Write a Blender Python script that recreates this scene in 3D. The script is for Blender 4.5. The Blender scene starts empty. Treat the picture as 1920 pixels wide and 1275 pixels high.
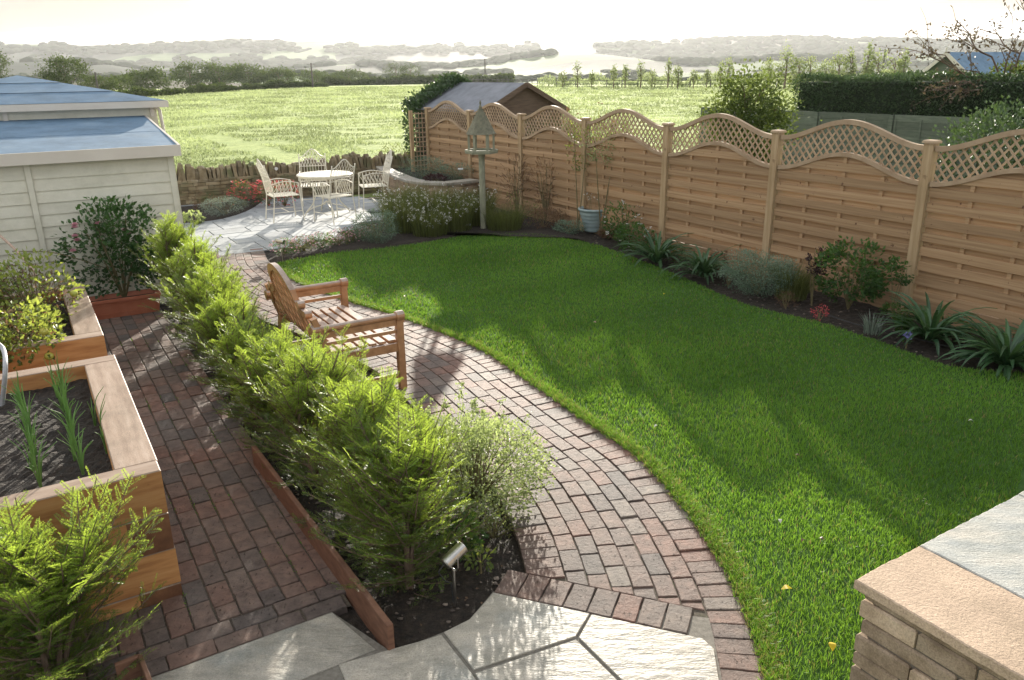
import bpy, math, random
import numpy as np
from mathutils import Vector, Matrix

PI = math.pi
rng = np.random.default_rng(7)
random.seed(7)
scn = bpy.context.scene
COL = scn.collection

# ------------------------------------------------------------------ camera
F_PX, TILT, ROLL, CAM_H = 1475., math.radians(18.79), math.radians(-.81), 2.47
_fw = np.array([0, math.cos(TILT), -math.sin(TILT)])
_r0 = np.array([1., 0, 0]); _u0 = np.cross(_r0, _fw)
_r = _r0*math.cos(ROLL)+_u0*math.sin(ROLL); _u = -_r0*math.sin(ROLL)+_u0*math.cos(ROLL)
cam = bpy.data.cameras.new('camera'); cam.lens = F_PX/1920*36; cam.sensor_width = 36
cam.clip_start = .05; cam.clip_end = 12000
co = bpy.data.objects.new('camera', cam); COL.objects.link(co)
co.matrix_world = Matrix(((_r[0], _u[0], -_fw[0], 0), (_r[1], _u[1], -_fw[1], 0), (_r[2], _u[2], -_fw[2], CAM_H), (0, 0, 0, 1)))
scn.camera = co

# ------------------------------------------------------------------ light
SUN_EL, SUN_AZ = math.radians(13.8), math.radians(2.0)
sun = bpy.data.lights.new('sun', 'SUN'); sun.energy = 5.0; sun.angle = math.radians(.6); sun.color = (1, .925, .80)
so = bpy.data.objects.new('sun', sun); COL.objects.link(so)
S = Vector((math.sin(SUN_AZ)*math.cos(SUN_EL), math.cos(SUN_AZ)*math.cos(SUN_EL), math.sin(SUN_EL)))
so.rotation_euler = (-S).to_track_quat('-Z', 'Y').to_euler()
so.location = (0, 20, 20)
scn.view_settings.view_transform = 'Standard'; scn.view_settings.look = 'None'
scn.view_settings.exposure = 1.28; scn.view_settings.gamma = 1
world = bpy.data.worlds.new('World'); scn.world = world; world.use_nodes = True
wn, wl = world.node_tree.nodes, world.node_tree.links
wn.clear()
wo = wn.new('ShaderNodeOutputWorld'); bg = wn.new('ShaderNodeBackground'); bg2 = wn.new('ShaderNodeBackground')
mixw = wn.new('ShaderNodeMixShader')
sky = wn.new('ShaderNodeTexSky'); sky.sky_type = 'NISHITA'; sky.sun_disc = False
sky.sun_elevation = SUN_EL; sky.sun_rotation = SUN_AZ; sky.dust_density = 2.0; sky.air_density = 1.0
bg.inputs[1].default_value = .06
tc = wn.new('ShaderNodeTexCoord'); mp = wn.new('ShaderNodeMapping'); mp.inputs['Scale'].default_value = (1.3, 1.3, 5.5)
mp.inputs['Location'].default_value = (6.4, 1.1, 2.7)
nz = wn.new('ShaderNodeTexNoise'); nz.inputs['Scale'].default_value = 2.1; nz.inputs['Detail'].default_value = 7; nz.inputs['Roughness'].default_value = .55
cr = wn.new('ShaderNodeValToRGB'); e = cr.color_ramp.elements
e[0].position = .42; e[0].color = (.12, .13, .145, 1); e[1].position = .56; e[1].color = (.93, .94, .95, 1)
wl.new(tc.outputs['Generated'], mp.inputs[0]); wl.new(mp.outputs[0], nz.inputs['Vector']); wl.new(nz.outputs[0], cr.inputs[0])
wl.new(cr.outputs[0], bg2.inputs[0]); bg2.inputs[1].default_value = 1.0
wl.new(sky.outputs[0], bg.inputs[0]); wl.new(bg.outputs[0], mixw.inputs[1]); wl.new(bg2.outputs[0], mixw.inputs[2])
mixw.inputs[0].default_value = .78; wl.new(mixw.outputs[0], wo.inputs[0])
scn.cycles.max_bounces = 8; scn.cycles.transparent_max_bounces = 8; scn.cycles.volume_bounces = 0

# ------------------------------------------------------------------ frame of the garden
E1 = np.array([-.52007, .85412]); E2 = np.array([.85412, .52007])   # along the fence (away) / across (right)
def ab(a, b, z=0.): p = a*E1+b*E2; return np.array([p[0], p[1], z])
ROT_E2 = math.atan2(E2[1], E2[0]); ROT_E1 = math.atan2(E1[1], E1[0])
def ray(x, y): return _fw+_r*(x-960)/F_PX-_u*(y-637.5)/F_PX
def G(x, y, z=0.):
    d = ray(x, y); k = (z-CAM_H)/d[2]; return np.array([d[0]*k, d[1]*k, z])
def DD(x, y, Y):
    d = ray(x, y); k = Y/d[1]; return np.array([d[0]*k, Y, CAM_H+d[2]*k])

# ------------------------------------------------------------------ mesh builder
class MB:
    def __init__(s): s.v = []; s.n = 0; s.f = []; s.t = []; s.m = []
    def add(s, v, f, tone=.5, mi=0):
        v = np.asarray(v, float).reshape(-1, 3)
        fl = [f] if isinstance(f, np.ndarray) else None
        if fl is None:
            by = {}
            for q in f: by.setdefault(len(q), []).append(q)
            fl = [np.array(x) for x in by.values()]
            tone_arr = None
        for a in fl:
            s.f.append(a+s.n)
            if np.ndim(tone): s.t.append(np.asarray(tone, float))
            else: s.t.append(np.full(len(a), float(tone)))
            s.m.append(np.full(len(a), mi, int))
        s.v.append(v); s.n += len(v); return s
    def xf(s, M):   # transform everything so far by 4x4
        M = np.array(M)
        for i, v in enumerate(s.v): s.v[i] = v@M[:3, :3].T+M[:3, 3]
        return s
    def mesh(s, name, mats, org=None, smooth=False):
        me = bpy.data.meshes.new(name)
        v = np.concatenate(s.v)
        if org is not None:
            v = v-np.array([org[0], org[1], org[2]])
            if len(org) > 3 and org[3]:
                c, si = math.cos(-org[3]), math.sin(-org[3]); v = np.stack([v[:, 0]*c-v[:, 1]*si, v[:, 0]*si+v[:, 1]*c, v[:, 2]], 1)
        me.vertices.add(len(v)); me.vertices.foreach_set('co', v.astype(np.float32).ravel())
        lens = np.concatenate([np.full(len(a), a.shape[1]) for a in s.f])
        loops = np.concatenate([a.ravel() for a in s.f])
        me.loops.add(len(loops)); me.loops.foreach_set('vertex_index', loops.astype(np.int32))
        me.polygons.add(len(lens))
        me.polygons.foreach_set('loop_start', np.concatenate([[0], np.cumsum(lens)[:-1]]).astype(np.int32))
        me.polygons.foreach_set('loop_total', lens.astype(np.int32))
        me.polygons.foreach_set('material_index', np.concatenate(s.m).astype(np.int32))
        me.polygons.foreach_set('use_smooth', np.full(len(lens), bool(smooth)))
        at = me.attributes.new('tone', 'FLOAT', 'FACE'); at.data.foreach_set('value', np.concatenate(s.t).astype(np.float32))
        for m in (mats if isinstance(mats, (list, tuple)) else [mats]): me.materials.append(m)
        me.update(calc_edges=True); return me
    def build(s, name, mats, parent=None, org=None, smooth=False):
        # org given: vertices are world coordinates, origin moved there; parent given: vertices made local to the parent
        if parent is not None and org is None: org = parent.get('_org')
        loc_only = parent is None
        me = s.mesh(name, mats, org, smooth)
        o = bpy.data.objects.new(name, me); COL.objects.link(o)
        if parent is not None: o.parent = parent
        elif org is not None:
            o.location = org[:3]
            if len(org) > 3: o.rotation_euler[2] = org[3]
        return o
def tag(o, label=None, cat=None, group=None, kind=None):
    if label: o['label'] = label
    if cat: o['category'] = cat
    if group: o['group'] = group
    if kind: o['kind'] = kind
    return o
ORG = {}
def thing(name, label, cat, loc=(0, 0, 0), rz=0., group=None):
    o = bpy.data.objects.new(name, None); COL.objects.link(o); o.empty_display_size = .1
    o.location = tuple(float(q) for q in loc); o.rotation_euler = (0, 0, rz); ORG[o.name] = (loc[0], loc[1], loc[2], rz)
    return tag(o, label, cat, group)
def part(mb, name, mat, parent, world=False, smooth=False, label=None):
    me = mb.mesh(name, mat, ORG.get(parent.name) if world else None, smooth)
    o = bpy.data.objects.new(name, me); COL.objects.link(o); o.parent = parent
    if world: ORG[o.name] = ORG.get(parent.name)
    if label: o['label'] = label
    return o
def kids(o): return [c for c in COL.objects if c.parent == o]
def copy_tree(o, loc=None, rz=None, scale=None, label=None, parent=None):
    c = o.copy(); COL.objects.link(c); c.parent = parent
    if loc is not None: c.location = loc
    if rz is not None: c.rotation_euler[2] = rz
    if scale is not None: c.scale = scale if hasattr(scale, '__len__') else (scale,)*3
    if label: c['label'] = label
    for k in kids(o): copy_tree(k, parent=c)
    return c
def struct(o, kind='structure'): o['kind'] = kind; return o

# shapes ------------------------------------------------------------
BOXF = [(0, 3, 2, 1), (4, 5, 6, 7), (0, 1, 5, 4), (1, 2, 6, 5), (2, 3, 7, 6), (3, 0, 4, 7)]
def box(mb, x0, y0, z0, x1, y1, z1, tone=.5, bev=0., mi=0):
    if bev:
        return prism(mb, [(x0, y0), (x1, y0), (x1, y1), (x0, y1)], z0, z1, bev, tone, mi)
    mb.add([(x0, y0, z0), (x1, y0, z0), (x1, y1, z0), (x0, y1, z0), (x0, y0, z1), (x1, y0, z1), (x1, y1, z1), (x0, y1, z1)], BOXF, tone, mi)
def inset(p, d):
    p = np.asarray(p, float); n = len(p); out = []
    for i in range(n):
        a, b, c = p[i-1], p[i], p[(i+1) % n]
        e0 = b-a; e1 = c-b; e0 = e0/(np.linalg.norm(e0)+1e-9); e1 = e1/(np.linalg.norm(e1)+1e-9)
        n0 = np.array([-e0[1], e0[0]]); n1 = np.array([-e1[1], e1[0]]); m = n0+n1; k = max(.35, 1+n0@n1)
        out.append(b+m*d/k)
    return np.array(out)
def prism(mb, pts, z0, z1, bev=.004, tone=.5, mi=0, botbev=False):
    p = np.asarray(pts, float)[:, :2]
    ar = sum(p[i-1][0]*p[i][1]-p[i][0]*p[i-1][1] for i in range(len(p)))
    if ar < 0: p = p[::-1]
    n = len(p); q = inset(p, bev)
    rings = [np.c_[p, np.full(n, z0)], np.c_[p, np.full(n, z1-bev)], np.c_[q, np.full(n, z1)]]
    if botbev: rings = [np.c_[q, np.full(n, z0)], np.c_[p, np.full(n, z0+bev)]]+rings[1:]
    v = np.concatenate(rings); f = [tuple(range(n))[::-1], tuple(range((len(rings)-1)*n, len(rings)*n))]
    for k in range(len(rings)-1):
        for i in range(n):
            j = (i+1) % n; f.append((k*n+i, k*n+j, (k+1)*n+j, (k+1)*n+i))
    mb.add(v, f, tone, mi)
def obox(mb, c, ax, ay, az, hx, hy, hz, tone=.5, bev=.0, mi=0):
    c = np.asarray(c, float); ax, ay, az = [np.asarray(q, float) for q in (ax, ay, az)]
    t = MB(); box(t, -hx, -hy, -hz, hx, hy, hz, tone, bev)
    M = np.eye(4); M[:3, 0] = ax; M[:3, 1] = ay; M[:3, 2] = az; M[:3, 3] = c; t.xf(M)
    base = mb.n; mb.v.append(t.v[0]); mb.n += t.n
    for f, tt in zip(t.f, t.t): mb.f.append(f+base); mb.t.append(tt); mb.m.append(np.full(len(f), mi, int))
def beam(mb, p, q, w, h, up=(0, 0, 1), tone=.5, bev=0., mi=0):
    """rectangular bar from p to q; w across, h along 'up'"""
    p = np.asarray(p, float); q = np.asarray(q, float); d = q-p; L = np.linalg.norm(d); d = d/L
    up = np.asarray(up, float); s = np.cross(up, d); s /= np.linalg.norm(s)+1e-9; u = np.cross(d, s)
    obox(mb, (p+q)/2, s, d, u, w/2, L/2, h/2, tone, bev, mi) if not bev else obox(mb, (p+q)/2, d, -s, u, L/2, w/2, h/2, tone, bev, mi)
def tube(mb, pts, r, n=6, tone=.5, mi=0, cap=True):
    P = np.asarray(pts, float); m = len(P); r = np.broadcast_to(np.asarray(r, float), (m,))
    T = np.gradient(P, axis=0); T /= np.linalg.norm(T, axis=1)[:, None]+1e-12
    ref = np.array([0, 0, 1.]) if abs(T[0][2]) < .9 else np.array([1., 0, 0])
    s = np.cross(T[0], ref); s /= np.linalg.norm(s); rings = []
    for i in range(m):
        s = s-T[i]*(s@T[i]); s /= np.linalg.norm(s)+1e-12; b = np.cross(T[i], s)
        a = np.arange(n)*2*PI/n; rings.append(P[i]+r[i]*(np.cos(a)[:, None]*s+np.sin(a)[:, None]*b))
    v = np.concatenate(rings); i = np.arange(m-1)[:, None]*n; j = np.arange(n); k = (j+1) % n
    f = np.stack([i+j, i+k, i+n+k, i+n+j], -1).reshape(-1, 4)
    mb.add(v, f, tone, mi)
    if cap: mb.add(v[:n], [tuple(range(n))[::-1]], tone, mi); mb.add(v[-n:], [tuple(range(n))], tone, mi)
def lathe(mb, prof, n=24, c=(0, 0, 0), tone=.5, mi=0):
    a = np.arange(n)*2*PI/n; m = len(prof)
    v = np.concatenate([np.c_[np.cos(a)*r+c[0], np.sin(a)*r+c[1], np.full(n, z+c[2])] for r, z in prof])
    i = np.arange(m-1)[:, None]*n; j = np.arange(n); k = (j+1) % n
    mb.add(v, np.stack([i+j, i+k, i+n+k, i+n+j], -1).reshape(-1, 4), tone, mi)
def norm(a): return a/(np.linalg.norm(a, axis=-1, keepdims=True)+1e-12)
def leaves(mb, p, d, L, W, tone=.5, nrm=None, fold=.15, mi=0, pointy=.45):
    """kite shaped leaves: p base (N,3), d direction, L length, W width"""
    p = np.asarray(p, float); N = len(p)
    if N == 0: return
    d = norm(np.asarray(d, float)); L = np.broadcast_to(L, (N,))[:, None]; W = np.broadcast_to(W, (N,))[:, None]
    if nrm is None: nrm = rng.normal(size=(N, 3))+np.array([0, 0, .6])
    s = norm(np.cross(d, nrm)); u = np.cross(s, d)
    v = np.stack([p, p+d*L*pointy+s*W/2+u*W*fold, p+d*L, p+d*L*pointy-s*W/2+u*W*fold], 1).reshape(-1, 3)
    f = np.arange(N)[:, None]*4+np.array([0, 1, 2, 3])
    mb.add(v, f, tone if np.ndim(tone) else rng.uniform(max(0, tone-.3), min(1, tone+.3), N), mi)
def blob(mb, c, r, seed=0, sub=2, amp=.25, tone=.5, mi=0, sq=(1, 1, 1)):
    t = (1+5**.5)/2
    v = norm(np.array([(-1, t, 0), (1, t, 0), (-1, -t, 0), (1, -t, 0), (0, -1, t), (0, 1, t), (0, -1, -t), (0, 1, -t), (t, 0, -1), (t, 0, 1), (-t, 0, -1), (-t, 0, 1)], float))
    f = [(0, 11, 5), (0, 5, 1), (0, 1, 7), (0, 7, 10), (0, 10, 11), (1, 5, 9), (5, 11, 4), (11, 10, 2), (10, 7, 6), (7, 1, 8), (3, 9, 4), (3, 4, 2), (3, 2, 6), (3, 6, 8), (3, 8, 9), (4, 9, 5), (2, 4, 11), (6, 2, 10), (8, 6, 7), (9, 8, 1)]
    v = list(v)
    for _ in range(sub):
        mid = {}; nf = []
        def mp_(a, b):
            k = (min(a, b), max(a, b))
            if k not in mid: m = v[a]+v[b]; v.append(m/np.linalg.norm(m)); mid[k] = len(v)-1
            return mid[k]
        for a, b, c_ in f:
            x, y, z = mp_(a, b), mp_(b, c_), mp_(c_, a); nf += [(a, x, z), (b, y, x), (c_, z, y), (x, y, z)]
        f = nf
    v = np.array(v); rs = np.random.default_rng(seed); q = rs.normal(size=(6, 3))*2.2; ph = rs.uniform(0, 6.28, 6)
    k = 1+amp*np.sin(v@q.T+ph).mean(1)*1.8+rs.uniform(-amp*.25, amp*.25, len(v))
    mb.add(v*k[:, None]*r*np.array(sq)+np.array(c), np.array(f), tone, mi)
def inpoly(P, poly):
    x, y = P[:, 0], P[:, 1]; c = np.zeros(len(P), bool); poly = np.asarray(poly)[:, :2]
    for i in range(len(poly)):
        x0, y0 = poly[i-1]; x1, y1 = poly[i]
        m = ((y0 > y) != (y1 > y)) & (x < (x1-x0)*(y-y0)/((y1-y0) if y1 != y0 else 1e-9)+x0); c ^= m
    return c
def catmull(P, n=12):
    P = np.asarray(P, float); Q = np.vstack([2*P[0]-P[1], P, 2*P[-1]-P[-2]]); out = []
    for i in range(1, len(Q)-2):
        t = np.linspace(0, 1, n, endpoint=False)[:, None]; a, b, c, d = Q[i-1:i+3]
        out.append(.5*((2*b)+(-a+c)*t+(2*a-5*b+4*c-d)*t**2+(-a+3*b-3*c+d)*t**3))
    return np.vstack(out+[P[-1:]])
def resample(C, ds):
    s = np.r_[0, np.cumsum(np.linalg.norm(np.diff(C, axis=0), axis=1))]; n = max(2, int(s[-1]/ds)+1); t = np.linspace(0, s[-1], n)
    return np.stack([np.interp(t, s, C[:, k]) for k in range(C.shape[1])], 1), t

# ------------------------------------------------------------------ materials
def nodes(name):
    m = bpy.data.materials.new(name); m.use_nodes = True; nt = m.node_tree
    return m, nt, nt.nodes, nt.links, nt.nodes['Principled BSDF']
def ramp(n, stops):
    r = n.new('ShaderNodeValToRGB'); el = r.color_ramp.elements
    while len(el) > 1: el.remove(el[-1])
    el[0].position = stops[0][0]; el[0].color = (*stops[0][1], 1)
    for p, c in stops[1:]: x = el.new(p); x.color = (*c, 1)
    return r
def noise(n, l, scale, detail=4, rough=.55, vec=None, stretch=None, coord='Object'):
    t = n.new('ShaderNodeTexCoord'); z = n.new('ShaderNodeTexNoise')
    z.inputs['Scale'].default_value = scale; z.inputs['Detail'].default_value = detail; z.inputs['Roughness'].default_value = rough
    if stretch:
        mpn = n.new('ShaderNodeMapping'); mpn.inputs['Scale'].default_value = stretch; l.new(t.outputs[coord], mpn.inputs[0]); l.new(mpn.outputs[0], z.inputs['Vector'])
    else: l.new(t.outputs[coord], z.inputs['Vector'])
    return z
def mixc(n, l, a, b, fac, blend='MIX'):
    x = n.new('ShaderNodeMix'); x.data_type = 'RGBA'; x.blend_type = blend
    for s, val in ((0, fac), (6, a), (7, b)):
        if hasattr(val, 'links') or hasattr(val, 'is_linked'): l.new(val, x.inputs[s])
        elif s == 0: x.inputs[0].default_value = val
        else: x.inputs[s].default_value = (*val, 1)
    return x.outputs[2]
def bump(n, l, h, strength, dist=.01, prev=None):
    b = n.new('ShaderNodeBump'); b.inputs['Strength'].default_value = strength; b.inputs['Distance'].default_value = dist
    l.new(h, b.inputs['Height'])
    if prev is not None: l.new(prev, b.inputs['Normal'])
    return b.outputs[0]
def surf(name, stops, nscale=8, stretch=None, rough=.7, bumps=((60, .4, .004),), tone_amt=.0, spec=.4, metal=0., stain=None, coord='Object', tone_stops=None, detail=5):
    """noise coloured solid; tone attribute shifts it"""
    m, nt, n, l, p = nodes(name)
    z = noise(n, l, nscale, detail, .6, stretch=stretch, coord=coord)
    r = ramp(n, stops); l.new(z.outputs[0], r.inputs[0]); c = r.outputs[0]
    at = n.new('ShaderNodeAttribute'); at.attribute_name = 'tone'
    if tone_stops:
        tr = ramp(n, tone_stops); l.new(at.outputs['Fac'], tr.inputs[0]); c = mixc(n, l, c, tr.outputs[0], tone_amt)
    elif tone_amt:
        tr = ramp(n, [(0, (1-tone_amt,)*3), (1, (1+tone_amt,)*3)]); l.new(at.outputs['Fac'], tr.inputs[0]); c = mixc(n, l, c, tr.outputs[0], 1., 'MULTIPLY')
    if stain:
        z2 = noise(n, l, stain[0], 6, .65); r2 = ramp(n, [(stain[1], (0, 0, 0)), (stain[2], (1, 1, 1))]); l.new(z2.outputs[0], r2.inputs[0])
        c = mixc(n, l, c, stain[3], r2.outputs[0])
    if name in ('sandstone_slab', 'tan_sandstone', 'grey_sandstone', 'wall_stone', 'patio_slab', 'blue_roof_felt', 'painted_board', 'sleeper_weathered_top'):
        zs = noise(n, l, 150, 5, .8); rs_ = ramp(n, [(.32, (.62, .61, .6)), (.5, (1, 1, 1)), (.68, (1.3, 1.3, 1.28))]) if name != 'painted_board' and 'felt' not in name else ramp(n, [(.3, (.88, .88, .88)), (.7, (1.08, 1.08, 1.08))])
        l.new(zs.outputs[0], rs_.inputs[0]); c = mixc(n, l, c, rs_.outputs[0], 1., 'MULTIPLY')
        zl = noise(n, l, 3.1, 7, .75); rl = ramp(n, [(.35, (.72, .73, .70)), (.55, (1.03, 1.03, 1.03))]); l.new(zl.outputs[0], rl.inputs[0]); c = mixc(n, l, c, rl.outputs[0], .8 if 'board' not in name else .35, 'MULTIPLY')
    l.new(c, p.inputs['Base Color']); p.inputs['Roughness'].default_value = rough; p.inputs['Specular IOR Level'].default_value = spec; p.inputs['Metallic'].default_value = metal
    nb = None
    for bs, st, dist in bumps:
        zb = noise(n, l, bs, 4, .6, stretch=stretch, coord=coord); nb = bump(n, l, zb.outputs[0], st, dist, nb)
    if nb is not None: l.new(nb, p.inputs['Normal'])
    return m
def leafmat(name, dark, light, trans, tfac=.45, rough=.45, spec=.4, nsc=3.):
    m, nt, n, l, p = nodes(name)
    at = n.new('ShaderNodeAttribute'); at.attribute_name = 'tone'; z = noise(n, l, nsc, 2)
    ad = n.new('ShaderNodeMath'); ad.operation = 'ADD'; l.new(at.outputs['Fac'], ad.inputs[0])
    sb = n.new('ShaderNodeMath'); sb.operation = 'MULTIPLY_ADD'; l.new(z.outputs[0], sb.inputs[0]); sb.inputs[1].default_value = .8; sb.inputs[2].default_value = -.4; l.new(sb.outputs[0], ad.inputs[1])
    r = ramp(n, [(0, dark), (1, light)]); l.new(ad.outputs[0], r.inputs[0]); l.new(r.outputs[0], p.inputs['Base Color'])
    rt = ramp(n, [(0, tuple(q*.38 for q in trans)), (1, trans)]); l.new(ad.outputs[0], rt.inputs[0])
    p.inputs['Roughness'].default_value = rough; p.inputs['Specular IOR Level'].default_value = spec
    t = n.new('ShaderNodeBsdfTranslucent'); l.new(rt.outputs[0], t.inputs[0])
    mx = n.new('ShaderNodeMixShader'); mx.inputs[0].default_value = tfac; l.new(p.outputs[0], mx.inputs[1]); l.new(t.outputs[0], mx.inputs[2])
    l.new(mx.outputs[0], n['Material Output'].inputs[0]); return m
M = {}
M['yew'] = leafmat('yew_needles', (.022, .065, .014), (.15, .26, .04), (.52, .68, .08), .45, .4, .5)
M['grass'] = leafmat('lawn_grass', (.05, .14, .02), (.17, .34, .05), (.33, .58, .045), .38, .5, .3, .8)
M['drygrass'] = leafmat('dry_grass', (.2, .17, .06), (.42, .36, .15), (.5, .42, .12), .4)
M['leaf'] = leafmat('green_leaf', (.02, .06, .015), (.06, .13, .03), (.16, .30, .04), .4)
M['rose'] = leafmat('rose_leaf', (.02, .065, .02), (.07, .15, .04), (.16, .30, .06), .3, .4, .5)
M['tomleaf'] = leafmat('tomato_leaf', (.05, .09, .025), (.19, .24, .06), (.5, .58, .09), .45)
M['blue'] = leafmat('glaucous_leaf', (.06, .11, .07), (.2, .28, .2), (.25, .34, .18), .3)
M['silver'] = leafmat('silver_leaf', (.1, .14, .11), (.28, .33, .28), (.25, .32, .2), .3)
M['strap'] = leafmat('strap_leaf', (.025, .07, .03), (.07, .15, .06), (.14, .26, .07), .3, .35, .5)
M['pale'] = leafmat('variegated_leaf', (.12, .17, .06), (.45, .5, .25), (.5, .6, .2), .45)
M['olive'] = leafmat('olive_leaf', (.05, .07, .02), (.13, .15, .05), (.3, .34, .08), .4)
M['brownp'] = leafmat('brown_leaf', (.07, .04, .025), (.2, .12, .07), (.3, .18, .08), .35)
M['purple'] = leafmat('purple_leaf', (.02, .01, .012), (.06, .03, .03), (.1, .03, .03), .3)
M['red'] = leafmat('red_flower', (.45, .03, .05), (.75, .12, .14), (.8, .15, .15), .4)
M['pink'] = leafmat('pink_flower', (.55, .2, .28), (.8, .5, .55), (.8, .45, .5), .4)
M['white'] = leafmat('white_flower', (.6, .58, .55), (.85, .83, .8), (.8, .8, .75), .4)
M['yellow'] = leafmat('yellow_leaf', (.5, .35, .02), (.8, .65, .03), (.8, .6, .02), .4)
M['tree'] = leafmat('tree_leaf', (.03, .055, .015), (.09, .13, .035), (.2, .26, .05), .35, .6, .2)
M['treefar'] = leafmat('far_tree_leaf', (.035, .06, .02), (.085, .12, .035), (.15, .2, .05), .25, .7, .1, .3)
M['hedge'] = leafmat('hedge_leaf', (.025, .055, .022), (.075, .125, .05), (.1, .16, .04), .25, .5, .4)
M['bark'] = surf('bark', [(.3, (.08, .05, .035)), (.7, (.2, .14, .1))], 30, (1, 1, .2), .85)
M['stem'] = surf('stem', [(.3, (.1, .09, .04)), (.7, (.2, .16, .08))], 30, None, .7)
M['soil'] = surf('soil', [(.3, (.012, .009, .007)), (.6, (.035, .025, .018)), (.8, (.075, .055, .04))], 22, None, .85, ((30, 1., .03), (130, .8, .01)))
def brickmat():
    m, nt, n, l, p = nodes('brick')
    at = n.new('ShaderNodeAttribute'); at.attribute_name = 'tone'
    tr = ramp(n, [(0, (.085, .07, .065)), (.2, (.12, .088, .075)), (.45, (.155, .102, .082)), (.7, (.165, .09, .068)), (.88, (.145, .113, .095)), (1, (.175, .145, .12))]); l.new(at.outputs['Fac'], tr.inputs[0])
    z = noise(n, l, 14, 6, .65); r = ramp(n, [(.3, (.62, .6, .6)), (.5, (1, 1, 1)), (.72, (1.5, 1.45, 1.4))]); l.new(z.outputs[0], r.inputs[0]); c = mixc(n, l, tr.outputs[0], r.outputs[0], 1., 'MULTIPLY')
    z2 = noise(n, l, 1.6, 4, .6); r2 = ramp(n, [(.4, (0, 0, 0)), (.7, (1, 1, 1))]); l.new(z2.outputs[0], r2.inputs[0]); c = mixc(n, l, c, (.13, .115, .10), mixc(n, l, (0, 0, 0), (.45, .45, .45), r2.outputs[0]))
    zp = noise(n, l, 34, 5, .7, stretch=(1.6, .8, 1)); rp = ramp(n, [(.30, (0, 0, 0)), (.40, (1, 1, 1))]); l.new(zp.outputs[0], rp.inputs[0]); c = mixc(n, l, mixc(n, l, c, (.35, .33, .32), 1., 'MULTIPLY'), c, rp.outputs[0])
    l.new(c, p.inputs['Base Color']); p.inputs['Roughness'].default_value = .7; p.inputs['Specular IOR Level'].default_value = .28
    nb = bump(n, l, rp.outputs[0], .8, .006); zb = noise(n, l, 45, 6, .75); nb = bump(n, l, zb.outputs[0], .9, .007, nb); l.new(nb, p.inputs['Normal']); return m
M['brick'] = brickmat()
M['slab'] = surf('sandstone_slab', [(.3, (.23, .215, .18)), (.55, (.34, .31, .26)), (.75, (.43, .38, .31))], 5, (1, 2.5, 1), .55, ((9, .8, .012), (45, .7, .003), (200, .5, .0009)), .12, .5, stain=(2.5, .5, .8, (.22, .24, .23)))
M['patio'] = surf('patio_slab', [(.3, (.23, .25, .275)), (.6, (.29, .31, .325)), (.8, (.35, .345, .33))], 2.5, None, .7, ((9, .4, .006), (60, .4, .001)), .16, .5)
M['tan'] = surf('tan_sandstone', [(.3, (.38, .28, .20)), (.6, (.47, .35, .25)), (.8, (.52, .40, .30))], 4, None, .8, ((95, 1., .0035), (240, .8, .001)), .1, .3)
M['grey'] = surf('grey_sandstone', [(.3, (.26, .28, .28)), (.5, (.38, .38, .35)), (.75, (.50, .46, .40))], 4, (1, 2.5, 1), .8, ((12, .7, .006), (70, .9, .0035), (230, .7, .001)), .1, .3)
M['stone'] = surf('wall_stone', [(.3, (.20, .14, .09)), (.55, (.36, .27, .19)), (.8, (.45, .36, .27))], 7, None, .85, ((22, .7, .004), (120, .6, .0012)), .3, .3)
M['mortar'] = surf('mortar', [(.3, (.11, .09, .07)), (.7, (.18, .15, .12))], 20, None, .95)
M['drystone'] = surf('dry_stone', [(.3, (.13, .10, .06)), (.5, (.22, .175, .11)), (.75, (.30, .26, .19))], 6, None, .9, ((20, .8, .008), (90, .6, .002)), .35, .2, stain=(3, .5, .7, (.10, .12, .05)))
M['fence'] = surf('fence_wood', [(.25, (.225, .135, .072)), (.5, (.325, .207, .113)), (.75, (.40, .27, .155))], 2.2, (.5, 6, 20), .75, ((5, .5, .0005),), .2, .3, stain=(13, .64, .70, (.12, .06, .035)))
M['fpost'] = surf('post_wood', [(.28, (.25, .17, .09)), (.5, (.36, .25, .14)), (.72, (.45, .33, .20))], 3, (8, 8, .7), .75, ((5, .5, .0008),), .1, .3, stain=(6, .62, .72, (.16, .10, .05)))
M['lattice'] = surf('lattice_wood', [(.3, (.29, .20, .125)), (.7, (.42, .31, .205))], 5, None, .75, ((30, .4, .0008),), .12, .3)
M['sleeper'] = surf('sleeper_wood', [(.25, (.26, .10, .035)), (.5, (.46, .22, .08)), (.75, (.56, .31, .13))], 2.6, (1.0, 7, 9), .65, ((6, .5, .0008), (80, .4, .0006)), .25, .35, stain=(4, .60, .72, (.17, .07, .03)))
M['sleeptop'] = surf('sleeper_weathered_top', [(.3, (.20, .13, .085)), (.55, (.30, .215, .155)), (.8, (.39, .30, .235))], 3, (1., 7, 7), .6, ((7, .5, .0012), (120, .5, .0006)), .1, .4, stain=(7, .63, .70, (.2, .12, .08)))
M['sleeper2'] = surf('sleeper_wood_crosswise', [(.25, (.26, .10, .035)), (.5, (.46, .22, .08)), (.75, (.56, .31, .13))], 2.6, (7, 1., 9), .65, ((6, .5, .0008), (80, .4, .0006)), .25, .35, stain=(9, .64, .70, (.17, .07, .03)))
M['sleeptop2'] = surf('sleeper_weathered_top_crosswise', [(.3, (.20, .13, .085)), (.55, (.30, .215, .155)), (.8, (.39, .30, .235))], 3, (7, 1., 7), .6, ((7, .5, .0012), (120, .5, .0006)), .1, .4, stain=(9, .64, .70, (.2, .12, .08)))
M['endgrain'] = surf('sleeper_end', [(.3, (.10, .04, .02)), (.7, (.22, .10, .045))], 8, None, .8, ((40, .5, .004),))
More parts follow.
